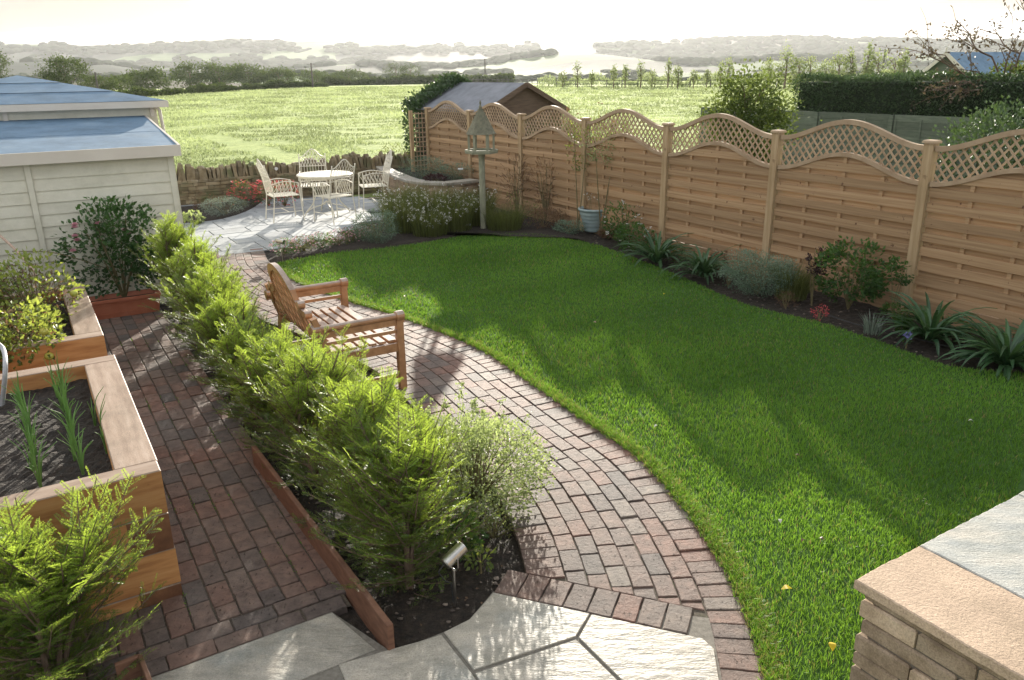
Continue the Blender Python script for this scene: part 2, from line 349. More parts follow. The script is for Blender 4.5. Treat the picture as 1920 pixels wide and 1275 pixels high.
M['teak'] = surf('bench_teak', [(.3, (.28, .135, .06)), (.6, (.44, .23, .11)), (.8, (.52, .30, .16))], 4, (3, 3, 3), .42, ((30, .3, .0004),), .12, .5)
M['teaktop'] = surf('bench_weathered', [(.3, (.26, .19, .15)), (.7, (.42, .33, .27))], 6, (3, 3, 3), .35, ((60, .3, .0004),), .1, .5)
M['edging'] = surf('edging_timber', [(.3, (.11, .05, .03)), (.7, (.2, .10, .06))], 6, (2, 2, 8), .7, ((20, .5, .001),), .2)
M['board'] = surf('painted_board', [(.3, (.60, .57, .46)), (.6, (.68, .65, .54)), (.8, (.72, .69, .59))], 1.5, (1, 1, 4), .6, ((6, .3, .0005),), .04, .3, stain=(1.2, .55, .8, (.55, .53, .42)))
M['trim'] = surf('painted_trim', [(.3, (.55, .50, .43)), (.7, (.62, .57, .50))], 3, None, .55, ((40, .2, .0003),), .04)
M['felt'] = surf('blue_roof_felt', [(.3, (.085, .15, .225)), (.55, (.125, .205, .295)), (.8, (.19, .265, .34))], 2.0, None, .8, ((300, .5, .0005), (2, .4, .01)), .1, .4)
M['greyroof'] = surf('grey_roof_felt', [(.3, (.12, .13, .15)), (.7, (.2, .21, .24))], 4, None, .7, ((200, .4, .002),))
M['shedwood'] = surf('shed_wood', [(.3, (.09, .06, .04)), (.7, (.16, .11, .075))], 4, (1, 1, 8), .8)
M['oldfence'] = surf('old_green_fence', [(.3, (.08, .10, .075)), (.7, (.15, .17, .13))], 4, (1, 1, 8), .85, ((10, .4, .006),), .2)
M['terra'] = surf('terracotta_plastic', [(.3, (.33, .10, .055)), (.7, (.42, .15, .085))], 6, None, .6, ((120, .15, .002),))
M['cream'] = surf('cream_metal', [(.3, (.62, .58, .47)), (.7, (.76, .72, .62))], 12, None, .45, ((90, .2, .001),), .05, .5)
M['glaze'] = surf('blue_glaze', [(.3, (.22, .29, .30)), (.7, (.31, .38, .38))], 9, None, .25, ((50, .1, .002),), 0, .6)
M['steel'] = surf('brushed_steel', [(.3, (.45, .43, .40)), (.7, (.6, .58, .55))], 20, None, .3, (), 0, .5, 1.)
M['darkplastic'] = surf('dark_plastic', [(.3, (.02, .02, .02)), (.7, (.04, .04, .04))], 20, None, .5)
M['whiteplastic'] = surf('white_label', [(.3, (.6, .62, .62)), (.7, (.75, .76, .76))], 20, None, .5)
M['pebble'] = surf('pebble', [(.3, (.07, .055, .045)), (.7, (.2, .16, .13))], 10, None, .8, (), .5)
M['tomato'] = surf('unripe_tomato', [(.3, (.35, .40, .08)), (.7, (.55, .42, .08))], 6, None, .25, ())
M['birdwood'] = surf('bird_table_wood', [(.3, (.20, .20, .14)), (.7, (.29, .29, .21))], 8, (3, 3, 1), .8)
M['birdroof'] = surf('bird_table_roof', [(.3, (.10, .10, .07)), (.7, (.2, .19, .13))], 20, None, .85)
M['pipe'] = surf('grey_pipe', [(.3, (.3, .3, .31)), (.7, (.4, .4, .41))], 20, None, .35)
M['cane'] = surf('bamboo_cane', [(.3, (.33, .22, .16)), (.7, (.48, .35, .27))], 20, None, .6)
M['pole'] = surf('pole_wood', [(.3, (.06, .05, .045)), (.7, (.1, .09, .08))], 5)
M['treeyoung'] = leafmat('young_tree_leaf', (.12, .16, .06), (.26, .32, .12), (.4, .46, .18), .4, .7, .1)
M['fieldhedge'] = M['treefar']

# ------------------------------------------------------------------ ground, field, hills
def far_material():
    m, nt, n, l, p = nodes('countryside')
    tcn = n.new('ShaderNodeTexCoord')
    # close field grass
    z1 = noise(n, l, .5, 6, .7); z2 = noise(n, l, 4, 5, .7); r1 = ramp(n, [(.3, (.15, .20, .07)), (.5, (.25, .32, .12)), (.72, (.36, .42, .19))]); l.new(z2.outputs[0], r1.inputs[0])
    r1b = ramp(n, [(.35, (.75, .8, .7)), (.65, (1.15, 1.1, 1.0))]); l.new(z1.outputs[0], r1b.inputs[0]); near = mixc(n, l, r1.outputs[0], r1b.outputs[0], 1., 'MULTIPLY')
    # far patchwork
    mpn = n.new('ShaderNodeMapping'); mpn.inputs['Scale'].default_value = (.0042, .0030, .0035); l.new(tcn.outputs['Object'], mpn.inputs[0])
    vo = n.new('ShaderNodeTexVoronoi'); vo.inputs['Scale'].default_value = 1; l.new(mpn.outputs[0], vo.inputs['Vector'])
    sep = n.new('ShaderNodeSeparateColor'); l.new(vo.outputs['Color'], sep.inputs[0])
    rf = ramp(n, [(0, (.03, .045, .022)), (.2, (.08, .125, .045)), (.4, (.045, .065, .03)), (.55, (.09, .085, .055)), (.7, (.022, .035, .02)), (.85, (.09, .14, .05))]); rf.color_ramp.interpolation = 'CONSTANT'
    l.new(sep.outputs[0], rf.inputs[0])
    z3 = noise(n, l, .02, 5, .7); r3 = ramp(n, [(.3, (.7, .7, .7)), (.7, (1.2, 1.2, 1.2))]); l.new(z3.outputs[0], r3.inputs[0]); far = mixc(n, l, rf.outputs[0], r3.outputs[0], 1., 'MULTIPLY')
    sx = n.new('ShaderNodeSeparateXYZ'); l.new(tcn.outputs['Object'], sx.inputs[0])
    mr = n.new('ShaderNodeMapRange'); mr.inputs['From Min'].default_value = 262; mr.inputs['From Max'].default_value = 300; l.new(sx.outputs['Y'], mr.inputs['Value'])
    c = mixc(n, l, near, far, mr.outputs[0]); l.new(c, p.inputs['Base Color']); p.inputs['Roughness'].default_value = .9; p.inputs['Specular IOR Level'].default_value = .1
    im = n.new('ShaderNodeMath'); im.operation = 'MULTIPLY_ADD'; l.new(mr.outputs[0], im.inputs[0]); im.inputs[1].default_value = -.4; im.inputs[2].default_value = .4; l.new(im.outputs[0], p.inputs['Sheen Weight']); p.inputs['Sheen Roughness'].default_value = .5; p.inputs['Sheen Tint'].default_value = (.8, .9, .4, 1)
    za = noise(n, l, 1.1, 6, .7); zb = noise(n, l, 7, 4, .7); nb = bump(n, l, za.outputs[0], .8, .5); nb = bump(n, l, zb.outputs[0], .7, .12, nb); l.new(nb, p.inputs['Normal'])
    return m
RX = np.radians([-40, -34, -27, -22, -18.5, -14, -9, -4, 0, 4.5, 8, 12, 17, 21, 27, 34, 40])
RE = np.array([2.0, 2.0, 2.0, 2.05, 2.35, 2.2, 2.0, 1.95, 2.0, 2.1, 2.0, 1.75, 1.95, 1.7, 1.45, 1.2, 1.2])*1.02
def hgt(x, y):
    d = np.hypot(x, y); az = np.arctan2(x, y)
    far = np.tan(np.radians(np.interp(az, RX, RE)))*2700
    D = [0, 210, 300, 480, 640, 900, 1250, 1650, 2100]
    Z = [-.1, -.1, -3, -4, .5, -2, 1, 0, .0]
    z = np.interp(d, D, Z)
    w = 1/(1+np.exp(-(d-1150)/60.)); w2 = np.exp(-((d-1300)/190.)**2)
    z = z+w2*(15+9*np.sin(az*9+1)+6*np.sin(az*23))
    k = np.clip((d-1500)/1200., 0, 1); k = k*k*(3-2*k)
    k2 = np.clip((3000-d)/500., .55, 1)
    z = z+k*far*k2*(1+.02*np.sin(az*60)+.012*np.sin(az*140+1))
    z += np.clip((d-260)/400., 0, 1)*(2.0*np.sin(x*.011+1)*np.sin(y*.008)+1.0*np.sin(x*.03)*np.cos(y*.021))
    return z
azs = np.radians(np.linspace(-62, 62, 330))
ds = np.r_[np.linspace(.0, 30, 12), np.geomspace(32, 3600, 190)]
A_, D_ = np.meshgrid(azs, ds); X_ = np.sin(A_)*D_; Y_ = np.cos(A_)*D_-6*(D_ < 31)
Z_ = hgt(X_, Y_); nr, nc = X_.shape
g = MB(); I = (np.arange(nr-1)[:, None]*nc+np.arange(nc-1)); g.add(np.stack([X_, Y_, Z_], -1).reshape(-1, 3), np.stack([I, I+1, I+nc+1, I+nc], -1).reshape(-1, 4))
M['land'] = far_material()
struct(g.build('field', M['land'], smooth=True))

# garden soil sheet
SOIL_POLY = [ab(1., -4), ab(1., 8.2), ab(16.0, 7.83), ab(16.4, 2.2), ab(16.9, -4)]
sp = MB(); gx = np.linspace(-7.5, 8.5, 330); gy = np.linspace(1.0, 19.5, 370); GX, GY = np.meshgrid(gx, gy)
P2 = np.stack([GX.ravel(), GY.ravel()], 1); msk = inpoly(P2, SOIL_POLY).reshape(GX.shape)
h = -.035+.006*np.sin(GX*9)*np.sin(GY*8)+rng.uniform(-.008, .008, GX.shape)
I = (np.arange(len(gy)-1)[:, None]*len(gx)+np.arange(len(gx)-1)); ok = (msk[:-1, :-1] & msk[1:, 1:])
sp.add(np.stack([GX, GY, h], -1).reshape(-1, 3), np.stack([I, I+1, I+len(gx)+1, I+len(gx)], -1)[ok].reshape(-1, 4))
struct(sp.build('garden_soil', M['soil']))
# ------------------------------------------------------------------ lawn
OUT = catmull([(-3.75, 11.75), (-3.35, 10.75), (-2.67, 9.62), (-1.98, 8.84), (-1.13, 8.01), (-.3, 7.0), (.17, 6.11), (.55, 5.35), (.85, 4.75), (1.02, 4.12), (1.085, 3.73), (1.12, 3.31), (1.10, 2.9), (1.04, 2.5), (.95, 2.1), (.85, 1.8)], 14)
LAWN = np.vstack([OUT[18:], [(1.6, 1.2), (4.9, 3.4), (4.75, 5.2)], catmull([(4.33, 6.19), (3.81, 6.41), (3.5, 7.07), (3.17, 7.67), (2.61, 8.39), (2.16, 9.61), (1.67, 10.86), (1.16, 11.81), (.37, 12.49), (-.66, 12.48), (-1.3, 11.98), (-2.05, 11.56), (-2.63, 11.31), (-3.25, 10.75)], 8)])
M['lawnbase'] = surf('lawn_base', [(.3, (.03, .07, .015)), (.7, (.06, .12, .03))], 12, None, .9, ((60, .8, .01),), 0, .1)
lw = MB(); n = len(LAWN); lw.add(np.c_[LAWN, np.full(n, -.004)], [tuple(range(n))]); struct(lw.build('lawn', M['lawnbase']))
def scatter(poly, n, rs=rng):
    poly = np.asarray(poly)[:, :2]; lo, hi = poly.min(0), poly.max(0); P = rs.uniform(lo, hi, (n, 2)); return P[inpoly(P, poly)]
def blades(mb, P, h, w, lean=.35, z=-.004, tone=None, dry=0.):
    N = len(P); a = rng.uniform(0, 2*PI, N); H = h*rng.uniform(.6, 1.15, N); d = np.stack([np.cos(a), np.sin(a)], 1)
    b = rng.uniform(0, 2*PI, N); s = np.stack([np.cos(b), np.sin(b)], 1)*np.asarray(w).reshape(-1, 1)*.5
    lf = (rng.uniform(0, 1, N)*lean*H)[:, None]
    base = np.c_[P, np.full(N, z)] if np.ndim(z) == 0 else np.c_[P, z]
    v0 = base+np.c_[s, np.zeros(N)]; v1 = base-np.c_[s, np.zeros(N)]
    mid = base+np.c_[d*lf*.35, H*.6]; v2 = mid-np.c_[s*.8, np.zeros(N)]; v3 = mid+np.c_[s*.8, np.zeros(N)]
    tp = base+np.c_[d*lf, H]
    v = np.stack([v0, v1, v2, v3, tp], 1).reshape(-1, 3); i = np.arange(N)[:, None]*5
    tone = rng.uniform(0, 1, N) if tone is None else tone
    mb.add(v, i+np.array([0, 1, 2, 3]), tone); mb.f.append(i+np.array([3, 2, 4])+(mb.n-len(v))); mb.t.append(tone)
    mi = (rng.uniform(0, 1, N) < dry).astype(int); mb.m[-1] = mi; mb.m.append(mi)
P = scatter(LAWN, 1500000)
dist = np.hypot(P[:, 0], P[:, 1]); px = np.degrees(np.arctan2(P[:, 0], P[:, 1]))
keep = rng.uniform(0, 1, len(P)) < np.clip((4.2/dist)**1.3, 0, 1)*.62
P = P[keep & (px < 36) & (px > -25)]; dist = np.hypot(P[:, 0], P[:, 1])
def smooth_noise(P, sc, seed):
    q = np.random.default_rng(seed); K = q.normal(size=(9, 2))*sc; ph = q.uniform(0, 6.28, 9); return np.sin(P@K.T+ph).mean(1)*1.6
patch = np.clip(.5+.5*smooth_noise(P, 2.2, 1)+.25*smooth_noise(P, 7, 2), 0, 1); p2_ = np.clip(.5+.6*smooth_noise(P, 1.1, 3), 0, 1)
tn = np.clip(rng.uniform(-.05, .7, len(P))+.45*(p2_-.3), 0, 1)
de = np.min(np.linalg.norm(P[:, None, :]-OUT[None, 20::4, :], axis=2), axis=1) if len(P) < 900000 else np.full(len(P), 9.)
dry = .035+.05*np.clip(smooth_noise(P, 3, 5), 0, 1)+.22*np.exp(-(de/.12)**2)
gb = MB(); blades(gb, P, .030*(.7+.75*patch), .0028+.0007*np.clip(dist-3, 0, 9), .95, -.004, tn, dry)
# ragged longer edge grass by the bricks
eP = OUT[20:]; t = rng.uniform(0, len(eP)-1.001, 26000); i0 = t.astype(int); fr = (t-i0)[:, None]; pe = eP[i0]*(1-fr)+eP[i0+1]*fr
dn = norm(eP[i0+1]-eP[i0]); nn = np.stack([-dn[:, 1], dn[:, 0]], 1); pe = pe+nn*(rng.uniform(-.02, .07, len(pe))+.012*np.sin(t*3.1)+.01*np.sin(t*7.7))[:, None]
blades(gb, pe, .045, .0035, 1.3, -.004, rng.uniform(.3, 1.0, len(pe)), .22)
struct(gb.build('grass', [M['grass'], M['drygrass']]), 'stuff')['label'] = 'short green lawn grass'
# field tufts
ft = MB(); a = rng.uniform(math.radians(-28), math.radians(32), 230000); d = 17+165*rng.uniform(0, 1, 230000)**2.0
P = np.stack([np.sin(a)*d, np.cos(a)*d], 1); b = P@E2; aa = P@E1
ok = ((b < 7.0) & (aa > 17.6)) | ((b > 8.2) & (aa > 14) & (b < 30)) | (d > 40)
P = P[ok]; dd = d[ok]; cl = np.sin(P[:, 0]*1.3+2*np.sin(P[:, 1]*.8))*np.sin(P[:, 1]*1.1)
kk = (cl > -.35) & (np.hypot(P[:, 0], P[:, 1]) < np.interp(np.degrees(np.arctan2(P[:, 0], P[:, 1])), [-30, -23, -14, -4, 4, 20, 32], [60, 130, 190, 190, 150, 125, 110])); P = P[kk]; dd = dd[kk]
M['fieldgrass'] = leafmat('field_grass', (.14, .19, .07), (.32, .38, .17), (.5, .58, .26), .5, .6, .2, .4)
blades(ft, P, (.07+.0011*dd)*(1+.5*smooth_noise(P, .9, 9)).clip(.4, 1.6), .012+.0011*dd, 1.2, -.12, np.clip(rng.uniform(0, .6, len(P))+.5*smooth_noise(P, .35, 8)+.25*smooth_noise(P, 1.4, 10)+.1, 0, 1))
struct(ft.build('field_grass', M['fieldgrass']), 'stuff')['label'] = 'pale sunlit tufts of pasture grass'

# ------------------------------------------------------------------ brick paths
bk = MB()
def halfclip(q, P0, N0, dmin):
    out = []
    for i in range(len(q)):
        a, b = q[i-1], q[i]; da, db = (a-P0)@N0-dmin, (b-P0)@N0-dmin
        if (da >= 0) != (db >= 0): out.append(a+(b-a)*da/(da-db))
        if db >= 0: out.append(b)
    return np.array(out)
def brick(q, z1=None, tone=None, clip=None):
    q = np.asarray(q, float)[:, :2]
    if clip is not None:
        q = halfclip(q, *clip)
        if len(q) < 3 or abs(sum(q[i-1][0]*q[i][1]-q[i][0]*q[i-1][1] for i in range(len(q))))/2 < .0025: return
    q = inset(q if np.cross(q[1]-q[0], q[2]-q[1]) > 0 else q[::-1], .0012+rng.uniform(0, .0014))+rng.uniform(-.0018, .0018, (len(q), 2))
    # split long sides for a tumbled outline
    pts = []
    for i in range(len(q)):
        a, b = q[i], q[(i+1) % len(q)]; pts.append(a)
        if np.linalg.norm(b-a) > .06:
            for k in (.33, .67): pts.append(a+(b-a)*k+rng.uniform(-.0022, .0022, 2))
    prism(bk, pts, -.06, (rng.uniform(-.003, .004) if z1 is None else z1), rng.uniform(.0025, .005), rng.uniform(0, 1) if tone is None else tone)
C, s_ = resample(OUT, .02); T_ = norm(np.gradient(C, axis=0)); N_ = np.stack([T_[:, 1], -T_[:, 0]], 1)   # N_: to the left of path direction reversed -> inner side
if N_[200]@np.array([-1, -.3]) < 0: N_ = -N_
def cp(s, o):
    i = np.interp(s, s_, np.arange(len(s_))); k = int(min(i, len(C)-2)); f = i-k
    return (C[k]*(1-f)+C[k+1]*f)+(N_[k]*(1-f)+N_[k+1]*f)*o
endP, endD = np.array([-.11, 3.33]), norm(np.array([.95, -.35])); endN = np.array([.35, .95]); endN = endN/np.linalg.norm(endN)
SL = s_[-1]; CL_ = (endP, endN, .204)
s = 0
while s < SL-.12: brick([cp(s, 0.004), cp(s+.103, .004), cp(s+.103, .2), cp(s, .2)]); s += .105
for r_ in range(6):
    o0 = .203+r_*.108; s = rng.uniform(0, .2)
    while s < SL:
        Lb = .206; m_ = cp(min(s+.1, SL), o0+.05)
        if (m_-endP)@endN < .05: break
        brick([cp(s, o0), cp(s+Lb-.004, o0), cp(s+Lb-.004, o0+.106), cp(s, o0+.106)], clip=CL_); s += Lb
s = .9
while s < SL-.1:
    m_ = cp(s+.05, .95)
    if (m_-endP)@endN < .1: break
    brick([cp(s, .853), cp(s+.103, .853), cp(s+.103, 1.05), cp(s, 1.05)], clip=CL_); s += .105
for k in range(8):
    a0 = endP+endD*(.0+k*.1205); a1 = endP+endD*(.0+(k+1)*.1205-.004)
    brick([a0, a1, a1+endN*.2+endD*0, a0+endN*.2], .0055)
# straight path between raised beds and yews
for i in range(-2, 7):
    b0 = .31+i*.108 if i >= 0 else .31+i*.108
    a = 3.42-rng.uniform(0, .1)
    if i < 0: a = 5.9
    while a < 9.45:
        L = .206
        if b0 < 1.02: brick([ab(a, b0), ab(a+L-.004, b0), ab(a+L-.004, b0+.104), ab(a, b0+.104)], tone=rng.uniform(0, .85), clip=(np.zeros(2), E1, 3.42))
        a += L
for k in range(2):
    b = -1.9+k*.1
    while b < (.95):
        brick([ab(3.2+k*.108, b), ab(3.2+k*.108, b+.204), ab(3.2+k*.108+.105, b+.204), ab(3.2+k*.108+.105, b)], tone=rng.uniform(0, .6)); b += .206
for i in range(12):      # left of bed, under the young yew
    b0 = .31-.108*(i+1)
    for k in range(2):
        a = 3.42-.1*(i % 2)+k*.206; brick([ab(a, b0), ab(a+.202, b0), ab(a+.202, b0+.104), ab(a, b0+.104)], tone=rng.uniform(0, .7), clip=(np.zeros(2), E1, 3.42))
struct(bk.build('brick_path', M['brick']))
pb = MB(); IN = np.array([cp(s, 1.05) for s in np.linspace(.3, SL, 80)]); n = len(C[::4])
ring = np.vstack([C[::4], IN[::-1]])
M['sand'] = surf('joint_sand', [(.3, (.045, .036, .028)), (.7, (.11, .09, .065))], 60, None, .95, ((200, .5, .004),), stain=(3, .55, .7, (.05, .07, .02)))
i = np.arange(len(IN)-1); Cc = np.array([cp(s, 0.0) for s in np.linspace(.3, SL, 80)])
pb.add(np.vstack([np.c_[Cc, np.full(80, -.008)], np.c_[IN, np.full(80, -.008)]]), np.stack([i, i+1, i+81, i+80], 1))
pb.add([ab(3.2, -2, -.009), ab(3.2, 1.0, -.009), ab(9.5, 1.0, -.009), ab(9.5, -2, -.009)], [(0, 1, 2, 3)])
struct(pb.build('path_joints', M['sand']))

# ------------------------------------------------------------------ foreground slabs
sl = MB()
def gp(*pts): return [G(x, y)[:2] for x, y in pts]
def slab(pts, tone=.5, z=.004): prism(sl, inset(np.array(pts) if sum(pts[i-1][0]*pts[i][1]-pts[i][0]*pts[i-1][1] for i in range(len(pts))) > 0 else np.array(pts)[::-1], .002), -.05, z, .003, tone)
slab([ab(2.83, .0)[:2], ab(2.83, .98)[:2], ab(3.19, .90)[:2], ab(3.19, .70)[:2], ab(3.19, .0)[:2]], .3)
slab([ab(2.83, -.01)[:2], ab(3.19, -.01)[:2], ab(3.19, -.9)[:2], ab(2.83, -.9)[:2]], .6)
slab([ab(2.42, -.5)[:2], ab(2.82, -.5)[:2], ab(2.82, .55)[:2], ab(2.42, .55)[:2]], .7)
slab(gp((634, 1246), (738, 1216), (785, 1203), (828, 1190), (885, 1262), (960, 1390), (700, 1400))+[], .8)
HE = lambda t: endP+endD*t-endN*.003
RB = lambda k: cp(SL-1.13+k, .207)
slab([*gp((832, 1186), (880, 1162)), HE(0), HE(.50), *gp((1080, 1195), (888, 1258))], .9, .006)
slab([*gp((1084, 1196)), HE(.505), HE(1.03), RB(.02), RB(.25), RB(.6), *gp((1290, 1400))], .55)
slab(gp((889, 1263), (1080, 1199), (1285, 1400), (965, 1390)), .4)
struct(sl.build('paving_slabs', M['slab']))
pj = MB(); pj.add([(x[0], x[1], -.0035) for x in [ab(3.2, -1), ab(3.2, .9), G(735, 1222), G(832, 1184), G(880, 1160), G(925, 1108), (1.0, 3.1), G(1440, 1400), G(500, 1500)]], [tuple(range(9))])
M['pointing'] = surf('pale_pointing', [(.3, (.12, .11, .09)), (.7, (.21, .19, .16))], 40, None, .9, ((150, .6, .003),))
struct(pj.build('paving_joints', M['pointing']))

# ------------------------------------------------------------------ patio at the far end
pt = MB(); a = 11.82; row = 0
PAT = [ab(11.8, 1.3), ab(11.8, 3.1), ab(12.3, 4.0), ab(12.9, 5.2), ab(14.3, 6.0), ab(16.2, 6.3), ab(17.2, 4.3), ab(17.2, 1.3)]
hs = [.3, .45, .6, .3, .45, .3, .6, .45, .3, .6, .45, .3, .45]
for hh in hs:
    b = 1.2-rng.uniform(0, .6)
    while b < 6.4:
        w = rng.choice([.45, .6, .75, .9]); q = [ab(a, b), ab(a, b+w), ab(a+hh, b+w), ab(a+hh, b)]
        if inpoly(np.array([ab(a+hh/2, b+w/2)[:2]]), PAT)[0]:
            if hh > .5 and rng.uniform() < .4:
                prism(pt, inset([x[:2] for x in (ab(a, b), ab(a, b+w), ab(a+hh/2, b+w), ab(a+hh/2, b))], .006), -.05, rng.uniform(0, .004), .005, rng.uniform(0, 1)); prism(pt, inset([x[:2] for x in (ab(a+hh/2, b), ab(a+hh/2, b+w), ab(a+hh, b+w), ab(a+hh, b))], .006), -.05, rng.uniform(0, .004), .005, rng.uniform(0, 1))
            else: prism(pt, inset([x[:2] for x in (q if True else q)], .006), -.05, rng.uniform(0, .004), .005, rng.uniform(0, 1))
        b += w
    a += hh
struct(pt.build('patio', M['patio']))
pjn = MB(); q = [ab(11.8, 1.3, -.012), ab(11.8, 3.2, -.012), ab(17, 6.2, -.012), ab(17, 1.3, -.012)]; pjn.add(q, [(0, 1, 2, 3)]); struct(pjn.build('patio_joints', M['sand']))
# raised soil of the curved flower bed by the far wall and the strip between patio and lawn
def soilpatch(name, pts, z=.03):
    m = MB(); c = catmull(list(pts)+[pts[0]], 8)[:-1]; n = len(c); cen = c.mean(0); v = np.vstack([np.c_[c, np.full(n, -.03)], np.c_[cen+(c-cen)*.93, np.full(n, z*.8)], np.c_[cen+(c-cen)*.6, np.full(n, z)], [[*cen, z]]])
    f = [(k*n+i, k*n+(i+1) % n, (k+1)*n+(i+1) % n, (k+1)*n+i) for k in range(2) for i in range(n)]+[(2*n+i, 2*n+(i+1) % n, 3*n) for i in range(n)]
    m.add(v, f); return struct(m.build(name, M['soil'], smooth=True))
soilpatch('flower_bed_soil', [G(338, 420)[:2], G(400, 414)[:2], G(450, 402)[:2], G(486, 384)[:2], G(490, 372)[:2], ab(16.9, 3.0)[:2], ab(16.9, 1.5)[:2]])
soilpatch('border_soil', [G(497, 487)[:2], G(520, 474)[:2], G(600, 452)[:2], G(680, 430)[:2], G(735, 400)[:2], ab(14.6, 6.7)[:2], ab(12.9, 7.4)[:2], (1.2, 12.2), (.37, 12.56), (-.66, 12.55), (-1.3, 12.05), (-2.05, 11.63), (-2.63, 11.38), (-3.2, 10.95)], .02)

# ================================================================== FENCE
FP0 = np.array([4.22, 8.05]); FS = 1.92
FENCE_ROT = ROT_E1          # local x runs away along the fence, local y = left of it (towards the lawn)
def ztop(x): return 1.72+.215*(.5-.5*np.cos(2*PI*np.clip(x/1.8, 0, 1)))**.95
def zbord(x): return 1.335+.215*(.5-.5*np.cos(2*PI*np.clip(x/1.8, 0, 1)))**.95
def make_panel(parent, x0, seed, first=None):
    rs = np.random.default_rng(seed)
    m = MB(); xs = np.linspace(0, 1.8, 25)
    def strip(z0, z1, y0, y1, tone, curve=True, wav=.004):
        zt = np.minimum(z1, zbord(xs)) if curve else np.full(len(xs), z1)
        w = rs.uniform(-wav, wav, 2); wv = w[0]*np.sin(xs*3+rs.uniform(0, 6))+w[1]*np.sin(xs*7)
        bow = rs.uniform(-.003, .003)*np.sin(xs/1.8*PI)
        zb = np.full(len(xs), z0)+wv
        ok = zt+wv > zb+.004; zt = np.maximum(zt+wv, zb+.001); n = len(xs)
        v = np.concatenate([np.c_[xs, y0+bow+0*xs, zb], np.c_[xs, y0+bow+0*xs, zt], np.c_[xs, y1+bow+0*xs, zb], np.c_[xs, y1+bow+0*xs, zt]])
        i = np.arange(n-1)[ok[:-1] | ok[1:]]
        f = np.concatenate([np.stack([i, i+1, i+n+1, i+n], 1), np.stack([i+2*n+1, i+2*n, i+3*n, i+3*n+1], 1), np.stack([i+n, i+n+1, i+3*n+1, i+3*n], 1), np.stack([i+1, i, i+2*n, i+2*n+1], 1)])
        m.add(v, f, tone)
    z = .16; k = 0
    while z < 1.56:
        strip(z, z+.092, .010, .022, rs.uniform(0, 1)); strip(z+.080, z+.165, -.022, -.012, rs.uniform(0, 1)); z += .152; k += 1
    for xb in (.42, .9, 1.38):
        zz = float(zbord(np.array([xb]))[0]); box(m, xb-.02, -.012, .15, xb+.02, .009, zz, .9)
    p = part(m, 'fence_panel', M['fence'], parent)
    def curved(f, y0, y1, hh, name, mat):
        c = MB(); n = len(xs); zt = f(xs); v = np.concatenate([np.c_[xs, y0+0*xs, zt], np.c_[xs, y1+0*xs, zt], np.c_[xs, y1+0*xs, zt-hh], np.c_[xs, y0+0*xs, zt-hh]])
        i = np.arange(n-1); fs = [np.stack([i+a*n, i+1+a*n, i+1+((a+1) % 4)*n, i+((a+1) % 4)*n], 1) for a in range(4)]
        c.add(v, np.concatenate(fs), .5); o = part(c, name, mat, p); return o
    curved(ztop, -.024, .030, .052, 'top_rail', M['lattice']); curved(lambda x: zbord(x)+.035, -.022, .034, .045, 'middle_rail', M['lattice'])
    t = MB()
    for sgn, y in ((1, .006), (-1, -.010)):
        for c0 in np.arange(-2.2, 4.2, .092):
            q = np.linspace(-.1, 2.3, 220); xx = c0+sgn*(q-1.3)*.82; inn = (xx > .01) & (xx < 1.79) & (q > zbord(xx)+.0) & (q < ztop(xx)-.02)
            if inn.sum() < 3: continue
            idx = np.where(inn)[0]; 
            for grp in np.split(idx, np.where(np.diff(idx) > 1)[0]+1):
                if len(grp) < 3: continue
                a, b = grp[0], grp[-1]; beam(t, (xx[a], y, q[a]), (xx[b], y, q[b]), .022, .009, (0, 1, 0), rs.uniform(0, 1)) if False else beam(t, (xx[a], y, q[a]), (xx[b], y, q[b]), .019, .009, (0, 1, 0), rs.uniform(0, 1))
    part(t, 'trellis', M['lattice'], p)
    gbd = MB(); box(gbd, 0, -.012, -.2, 1.8, .016, .155, .2); part(gbd, 'gravel_board', M['fence'], p)
    p.location = (x0, 0, 0); return p
fence = thing('garden_fence', 'long brown garden fence with wavy lattice tops beside the lawn', 'fence', (FP0[0], FP0[1], 0), FENCE_ROT)
pm = MB(); box(pm, -.05, -.05, -.05, .05, .05, 1.745, .5, .006)
post0 = part(pm, 'fence_post', M['fpost'], fence); cm = MB()
prism(cm, [(-.066, -.066), (.066, -.066), (.066, .066), (-.066, .066)], 1.745, 1.775, .012, .8); cap0 = part(cm, 'post_cap', M['lattice'], post0)
for i in range(-3, 7):
    if i == 0: continue
    c = copy_tree(post0, parent=fence); c.location = (i*FS, 0, 0)
for k, i in enumerate(range(-3, 6)):
    pn = make_panel(fence, i*FS+.058, 40+k)
# narrow side trellis closing the far end
far = FP0+E1*FS*6
st = thing('side_trellis', 'narrow upright trellis standing at the far end of the long fence', 'trellis', (far[0]-E2[0]*.42, far[1]-E2[1]*.42, 0), ROT_E2)
m = MB(); box(m, -.03, -.035, -.05, .04, .035, 1.72, .5, .005); part(m, 'post', M['fpost'], st)
m = MB()
for z in np.arange(.15, 1.7, .1): beam(m, (.04, 0, z), (.36, 0, z), .012, .02)
for x in (.12, .2, .28): beam(m, (x, .012, .1), (x, .012, 1.68), .012, .02, (0, 1, 0))
part(m, 'lattice', M['lattice'], st)

